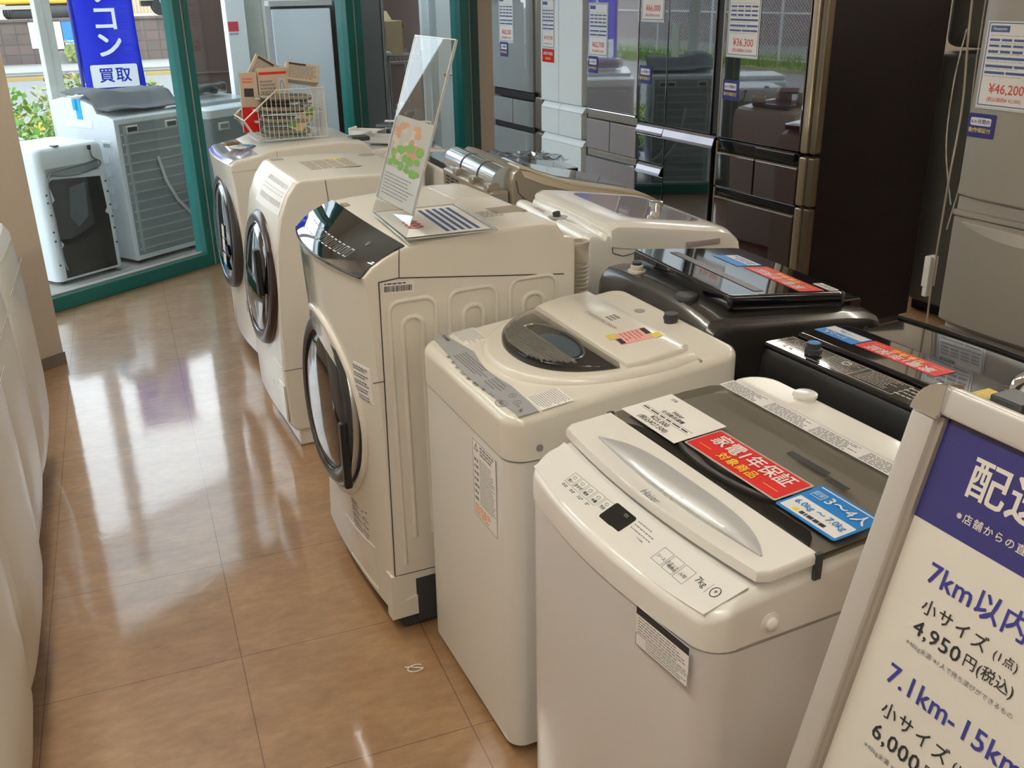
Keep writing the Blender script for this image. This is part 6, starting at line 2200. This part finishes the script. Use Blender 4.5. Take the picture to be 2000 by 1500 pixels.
g.tube(catenary([(.39, -.012, .845), (.40, -.016, .79), (.45, -.016, .755), (.42, -.02, .725), (.28, -.02, .70), (.12, -.02, .71), (.09, -.02, .74), (.3, -.02, .755), (.43, -.02, .77)]), .0055, 6)
g.tube(catenary([(.09, -.015, .74), (.05, -.015, .66), (.055, -.015, .4), (.06, -.012, .2), (.075, -.012, .1)]), .006, 6)
g.build('power_cord', mat('cord_grey', (.12, .12, .12), .5), osm, None, 60)
Geo().box(.375, .40, -.02, -.006, .84, .87, None, .004, 1).build('plug', DGREY, osm, None, 40)
Geo().box(.16, .195, .015, .06, .885, .893).build('top_clip', DGREY, osm)
feet(osm, .06, .45, .06, .44, .035)
# third and fourth
o3 = outdoor('washing_machine', 'white washer outside behind the teal post with a plastic bundle on its lid', 1.84, .66)
g = Geo()
g.loft([[(x, y, z) for x, y in rr(ins, .58 - ins, ins, .58 - ins, .04, 4)] for z, ins in ((.03, .006), (.92, .006))])
g.build('cabinet', OGR, o3, None, 40)
g = Geo()
g.loft([[(x, y, z + (.06 * y if z > .95 else 0)) for x, y in rr(ins, .58 - ins, ins, .58 - ins, .05, 4)] for z, ins in ((.92, 0), (.975, 0), (.985, .01), (.99, .03))])
g.build('top_cover', OWH, o3, None, 40)
g = Geo()
g.loft([[(x, y, .985 + .06 * y + dz) for x, y in rr(.03, .55, .12, .56, .04, 4)] for dz in (0, .03)])
g.build('lid', mat('lid_pale_grey', (.42, .46, .47), .35, coat=.4), o3, None, 40)
for x in (.15, .45):
    Geo().box(x - .05, x + .05, -.006, .01, .83, .885, None, .004, 1).build('carry_pocket', mat('pocket_pale', (.6, .62, .6), .4), o3, None, 40)
    Geo().box(x - .036, x + .036, -.0075, -.003, .843, .873).build('pocket_recess', OGR, o3)
feet(o3, .06, .5, .06, .5, .035)
o = thing('plastic_bundle', 'dark hose in a clear bag on the outdoor washer behind the teal post', 'bundle')
o.matrix_world = WM(1.84, .66, GZ) @ Matrix.Translation((.12, .3, 1.056))
Geo().tube([(.16 + .13 * math.cos(a), .06 + .06 * math.sin(a), .03 + .01 * math.sin(3 * a)) for a in [2 * PI * i / 30 for i in range(30)]], .026, 8, True).build('hose', DGREY, o, None, 60)
Geo().box(-.02, .34, -.05, .17, .0, .085, None, .03, 3).build('bag', glassy('bag_film', (.86, .88, .84), .07, .9), o, None, 50)
o4 = outdoor('washing_machine', 'white washer outside half hidden behind the small washer and pillar', .30, 1.35)
Geo().box(0, .55, 0, .55, .03, .88, None, .03, 3).build('cabinet', OWH, o4, None, 40)
Geo().box(.02, .53, .05, .53, .88, .93, None, .02, 2).build('lid', OWH, o4, None, 40)
feet(o4, .06, .48, .06, .48, .035)

# white pillar with sticker, grey post, outdoor fridge
o = thing('porch_pillar', 'white square porch pillar with red and blue sticker', 'pillar', (1.355, 3.45, GZ), 8)
Geo().box(-.075, .075, -.06, .06, 0, 3.0, None, .004, 1).build('pillar', mat('pillar_white', (.84, .87, .9), .5, noise=.03), o, None, 40)
sk = Geo().box(-.068, .01, -.0615, -.06, 1.49, 1.562).build('sticker', mat('sticker_red', (.7, .06, .10), .4), o)
Geo().box(-.068, .01, -.0615, -.06, 1.455, 1.489).build('sticker_field', PAPER, o)
text('SECOM', .021, frame((-.029, -.0617, 1.472), (1, 0, 0), (0, 0, 1)), BLUE, o, align='CENTER', bold=.03)
o = thing('door_jamb', 'pale grey-green door jamb right of the porch pillar', 'jamb', (1.50, 3.55, GZ), 4)
Geo().box(-.06, .075, -.05, .05, 0, 3.0, None, .004, 1).build('jamb', mat('jamb_grey', (.55, .58, .56), .5, noise=.04), o, None, 40)
Geo().box(.078, .105, -.04, .05, 0, 3.0).build('white_strip', WHITE_P, o)
o = thing('refrigerator', 'white fridge standing outside behind the wire basket', 'refrigerator', (1.66, 3.55, GZ), 0)
Geo().box(0, .47, 0, .05, .06, 1.64, None, .012, 2).build('door', mat('fridge_cool_white', (.74, .80, .88), .4, coat=.2, noise=.02), o, None, 40)
Geo().box(.0, .47, .055, .60, .05, 1.66, None, .008, 2).build('cabinet', mat('fridge_dark_side', (.13, .135, .14), .45, noise=.05), o, None, 40)
Geo().box(.03, .44, .03, .55, 0, .06).build('base', BLACKP, o)
Geo().box(-.012, .485, -.005, .6, 1.66, 1.70).build('top_cover', LGREY, o)
g = Geo()
g.tube(catenary([(.475, .25, 1.6), (.49, .22, 1.45), (.485, .25, 1.2), (.49, .27, .95)]), .006, 6)
g.build('power_cord', mat('cord_pale', (.45, .46, .46), .5), o, None, 60)
Geo().box(.4755, .478, .2, .38, .93, 1.06).build('side_label', mat('label_greenish', (.4, .42, .38), .5), o)
# second, darker appliance side behind the teal post
o = thing('refrigerator', 'dark grey fridge outside just right of the second teal post', 'refrigerator', (2.21, 3.78, GZ), 3)
Geo().box(0, .40, 0, .55, .05, 1.70, None, .012, 2).build('cabinet', mat('fridge_dark_side', (.13, .135, .14), .45), o, None, 40)
Geo().box(.405, .43, .0, .56, .05, 1.71, None, .008, 2).build('door', mat('door_edge_grey', (.22, .23, .235), .35, metal=.3), o, None, 40)
Geo().box(.03, .37, .03, .5, 0, .06).build('base', BLACKP, o)
# brown cladding wall with a white steel door
g = Geo()
g.box(1.0, 3.42, 5.3, 5.4, GZ, 3.2)
struct(g.build('wall_outer', DARKW))
g = Geo()
g.box(1.0, 3.42, 5.285, 5.3, .95, .965)
g.build('cladding_joint', mat('cladding_line', (.12, .08, .06), .7), bpy.data.objects['wall_outer'])
dm = mat('steel_door_white', (.80, .87, .9), .45, coat=.2, noise=.02)
d1_ = struct(Geo().box(3.30, 4.6, 4.92, 5.0, GZ, 3.0).build('wall_door_side', dm))
d2_ = struct(Geo().box(3.44, 4.35, 4.895, 4.92, GZ + .05, 2.0, None, .004, 1).build('door_1', dm, None, None, 40))
Geo().box(3.36, 3.40, 4.885, 4.92, GZ, 2.05, None, .004, 1).build('door_frame', mat('steel_frame', (.5, .57, .6), .45), d2_, None, 40)
Geo().cyl((3.50, 4.86, .86), (3.60, 4.86, .855), .010, None, 10).cyl((3.505, 4.895, .86), (3.505, 4.855, .86), .012, None, 10).build('door_handle', STEEL, d2_, None, 40)
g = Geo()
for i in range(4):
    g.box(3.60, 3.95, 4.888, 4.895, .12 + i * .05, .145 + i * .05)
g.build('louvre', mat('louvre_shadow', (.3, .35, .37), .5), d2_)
Geo().box(3.66, 3.72, 4.89, 4.895, 1.25, 1.33).build('door_sign', BLUE, d2_)
# wire shelf with carton, spray bottle and bags
sh = thing('wire_shelf', 'chrome wire shelf against the outer brown wall', 'shelf', (2.62, 4.5, GZ), 6)
g = Geo()
g.box(0, .55, 0, .4, 1.165, 1.185)
g.build('shelf_board', STEEL, sh)
g = Geo()
for i in range(14):
    g.tube([(.02 + i * .039, 0, 1.165), (.04 + i * .039, 0, 1.13)], .003, 4)
g.tube([(0, 0, 1.13), (.55, 0, 1.13)], .004, 5)
g.build('truss_wire', STEEL, sh)
for (x, y) in ((.22, 0.0), (.55, 0), (0, .4), (.55, .4)):
    Geo().cyl((x, y, 0), (x, y, 1.22), .0125, None, 10).build('post', mat('post_steel', (.22, .23, .24), .3, metal=.7), sh, None, 40)
cb = thing('carton', 'open brown cardboard carton with red arrow mark on the wire shelf', 'carton', (2.70, 4.60, GZ + 1.185), 6)
Geo().box(0, .32, 0, .26, 0, .30).build('box', CARD, cb)
g = Geo()
g.poly([(0, 0, .30), (0, .26, .30), (-.10, .28, .36), (-.10, 0, .36)], (0, 0, .004))
g.poly([(0, .26, .30), (.32, .26, .30), (.30, .34, .38), (.02, .34, .38)], (0, 0, .004))
g.poly([(.32, 0, .30), (.32, .26, .30), (.36, .24, .24), (.36, .02, .24)], (0, .0, .004))
g.build('flap', CARD, cb)
bars('red_mark', outline(.06, .15, .12, .26, .006) + [(.06, .15, .17, .26)], RED, frame((0, -.0005, 0), (1, 0, 0), (0, 0, 1)), cb)
text('⇧', .06, frame((.105, -.0018, .215), (1, 0, 0), (0, 0, 1)), PAPER, cb, align='CENTER')
o = thing('navy_box', 'small navy box left of the carton on the wire shelf', 'box', (2.625, 4.58, GZ + 1.185), 6)
Geo().box(0, .06, 0, .06, 0, .15, None, .003, 1).build('box', NAVY, o, None, 40)
Geo().box(-.002, .062, -.002, .062, .148, .156).build('lid', NAVY, o)
o = thing('spray_bottle', 'white spray bottle with blue trigger hanging on the wire shelf', 'spray bottle', (2.735, 4.478, .757), 0)
Geo().lathe([(0, 0), (.045, 0), (.047, .02), (.047, .12), (.03, .2), (.022, .24), (.02, .30), (0, .30)], None, 20).build('bottle', mat('bottle_white', (.55, .56, .55), .35, alpha=.95), o, None, 50)
Geo().cyl((0, 0, .24), (0, 0, .262), .025, None, 14).build('collar', mat('trigger_blue', (.04, .05, .4), .4), o, None, 40)
Geo().box(-.03, .12, -.02, .06, .33, .37, None, .012, 2).build('nozzle', mat('bottle_white', (.55, .56, .55), .35), o, None, 40)
Geo().box(-.045, .0, -.018, .018, .30, .36, None, .006, 2).build('trigger', mat('trigger_blue', (.04, .05, .4), .4), o, None, 40)
Geo().cyl((0, 0, .29), (0, 0, .335), .012, None, 12).build('neck', WHITE_P, o, None, 40)
o = thing('carton', 'lower brown carton with crumpled bags on it below the wire shelf', 'carton', (2.74, 4.54, GZ), 6)
Geo().box(0, .5, 0, .35, 0, .52, None, .004, 1).build('box', CARD, o, None, 40)
g = Geo()
rnd = random.Random(14)
for i in range(24):
    x, y, z = rnd.uniform(.03, .4), rnd.uniform(.03, .25), rnd.uniform(.5, .62)
    g.box(x, x + rnd.uniform(.04, .1), y, y + .08, z, z + rnd.uniform(.02, .1), Matrix.Rotation(rnd.uniform(-.3, .3), 4, 'Y'))
g.build('crumpled_bags', mat('bag_grey_film', (.3, .3, .3), .25, coat=.8, noise=.2), o)

# ---------------------------------------------------------------- across the side street (seen mirrored in the fridge doors)
struct(Geo().poly([(-12.6, 6, GZ - .03), (-9.3, 6, GZ - .03), (-9.8, 20, GZ - .03), (-13, 20, GZ - .03)], (0, 0, .06)).build('verge', mat('verge_soil', (.2, .2, .1), .9, noise=.3, nscale=2)))
cf = thing('chain_link_fence', 'grey chain-link fence across the side street', 'fence', (-10.4, 7.0, GZ), 0)
GALV = mat('galvanised', (.5, .51, .52), .5, metal=.2)
for i in range(7):
    Geo().cyl((0, i * 1.9, 0), (0, i * 1.9, 2.2), .035, None, 10).build('post', GALV, cf, None, 40)
for z in (.12, 1.1, 2.15):
    Geo().cyl((0, 0, z), (0, 11.4, z), .02, None, 8).build('rail', GALV, cf, None, 40)
g = Geo()
k_ = 0
for i in range(150):
    y = i * .09 - 2.0
    for sg in (1, -1):
        a0 = (y, .1) if sg > 0 else (y, 2.15)
        a1 = (y + 2.05, 2.15) if sg > 0 else (y + 2.05, .1)
        if a0[0] < 0 or a1[0] > 11.4:
            continue
        g.tube([(0, a0[0], a0[1]), (0, a1[0], a1[1])], .008, 3)
g.build('wire_mesh', GALV, cf)
struct(Geo().box(-16, -15.8, 5, 24, GZ, 5.0).build('wall_far_left', mat('far_maroon_boards', (.10, .05, .045), .8, noise=.3, nscale=1.5)))
g = Geo()
rnd = random.Random(77)
for i in range(2600):
    x, y = rnd.uniform(-11.6, -9.5), rnd.uniform(6.5, 19)
    h_ = rnd.uniform(.1, .34)
    dx, dy = rnd.uniform(-.1, .1), rnd.uniform(-.1, .1)
    g.add([(x - .03, y, GZ), (x + .03, y, GZ), (x + dx, y + dy, GZ + h_)], [(0, 1, 2)])
gr = g.build('grass', LEAF, None)
gr['kind'] = 'stuff'
tag(gr, 'rough green grass along the chain-link fence', 'grass')
flush_texts()
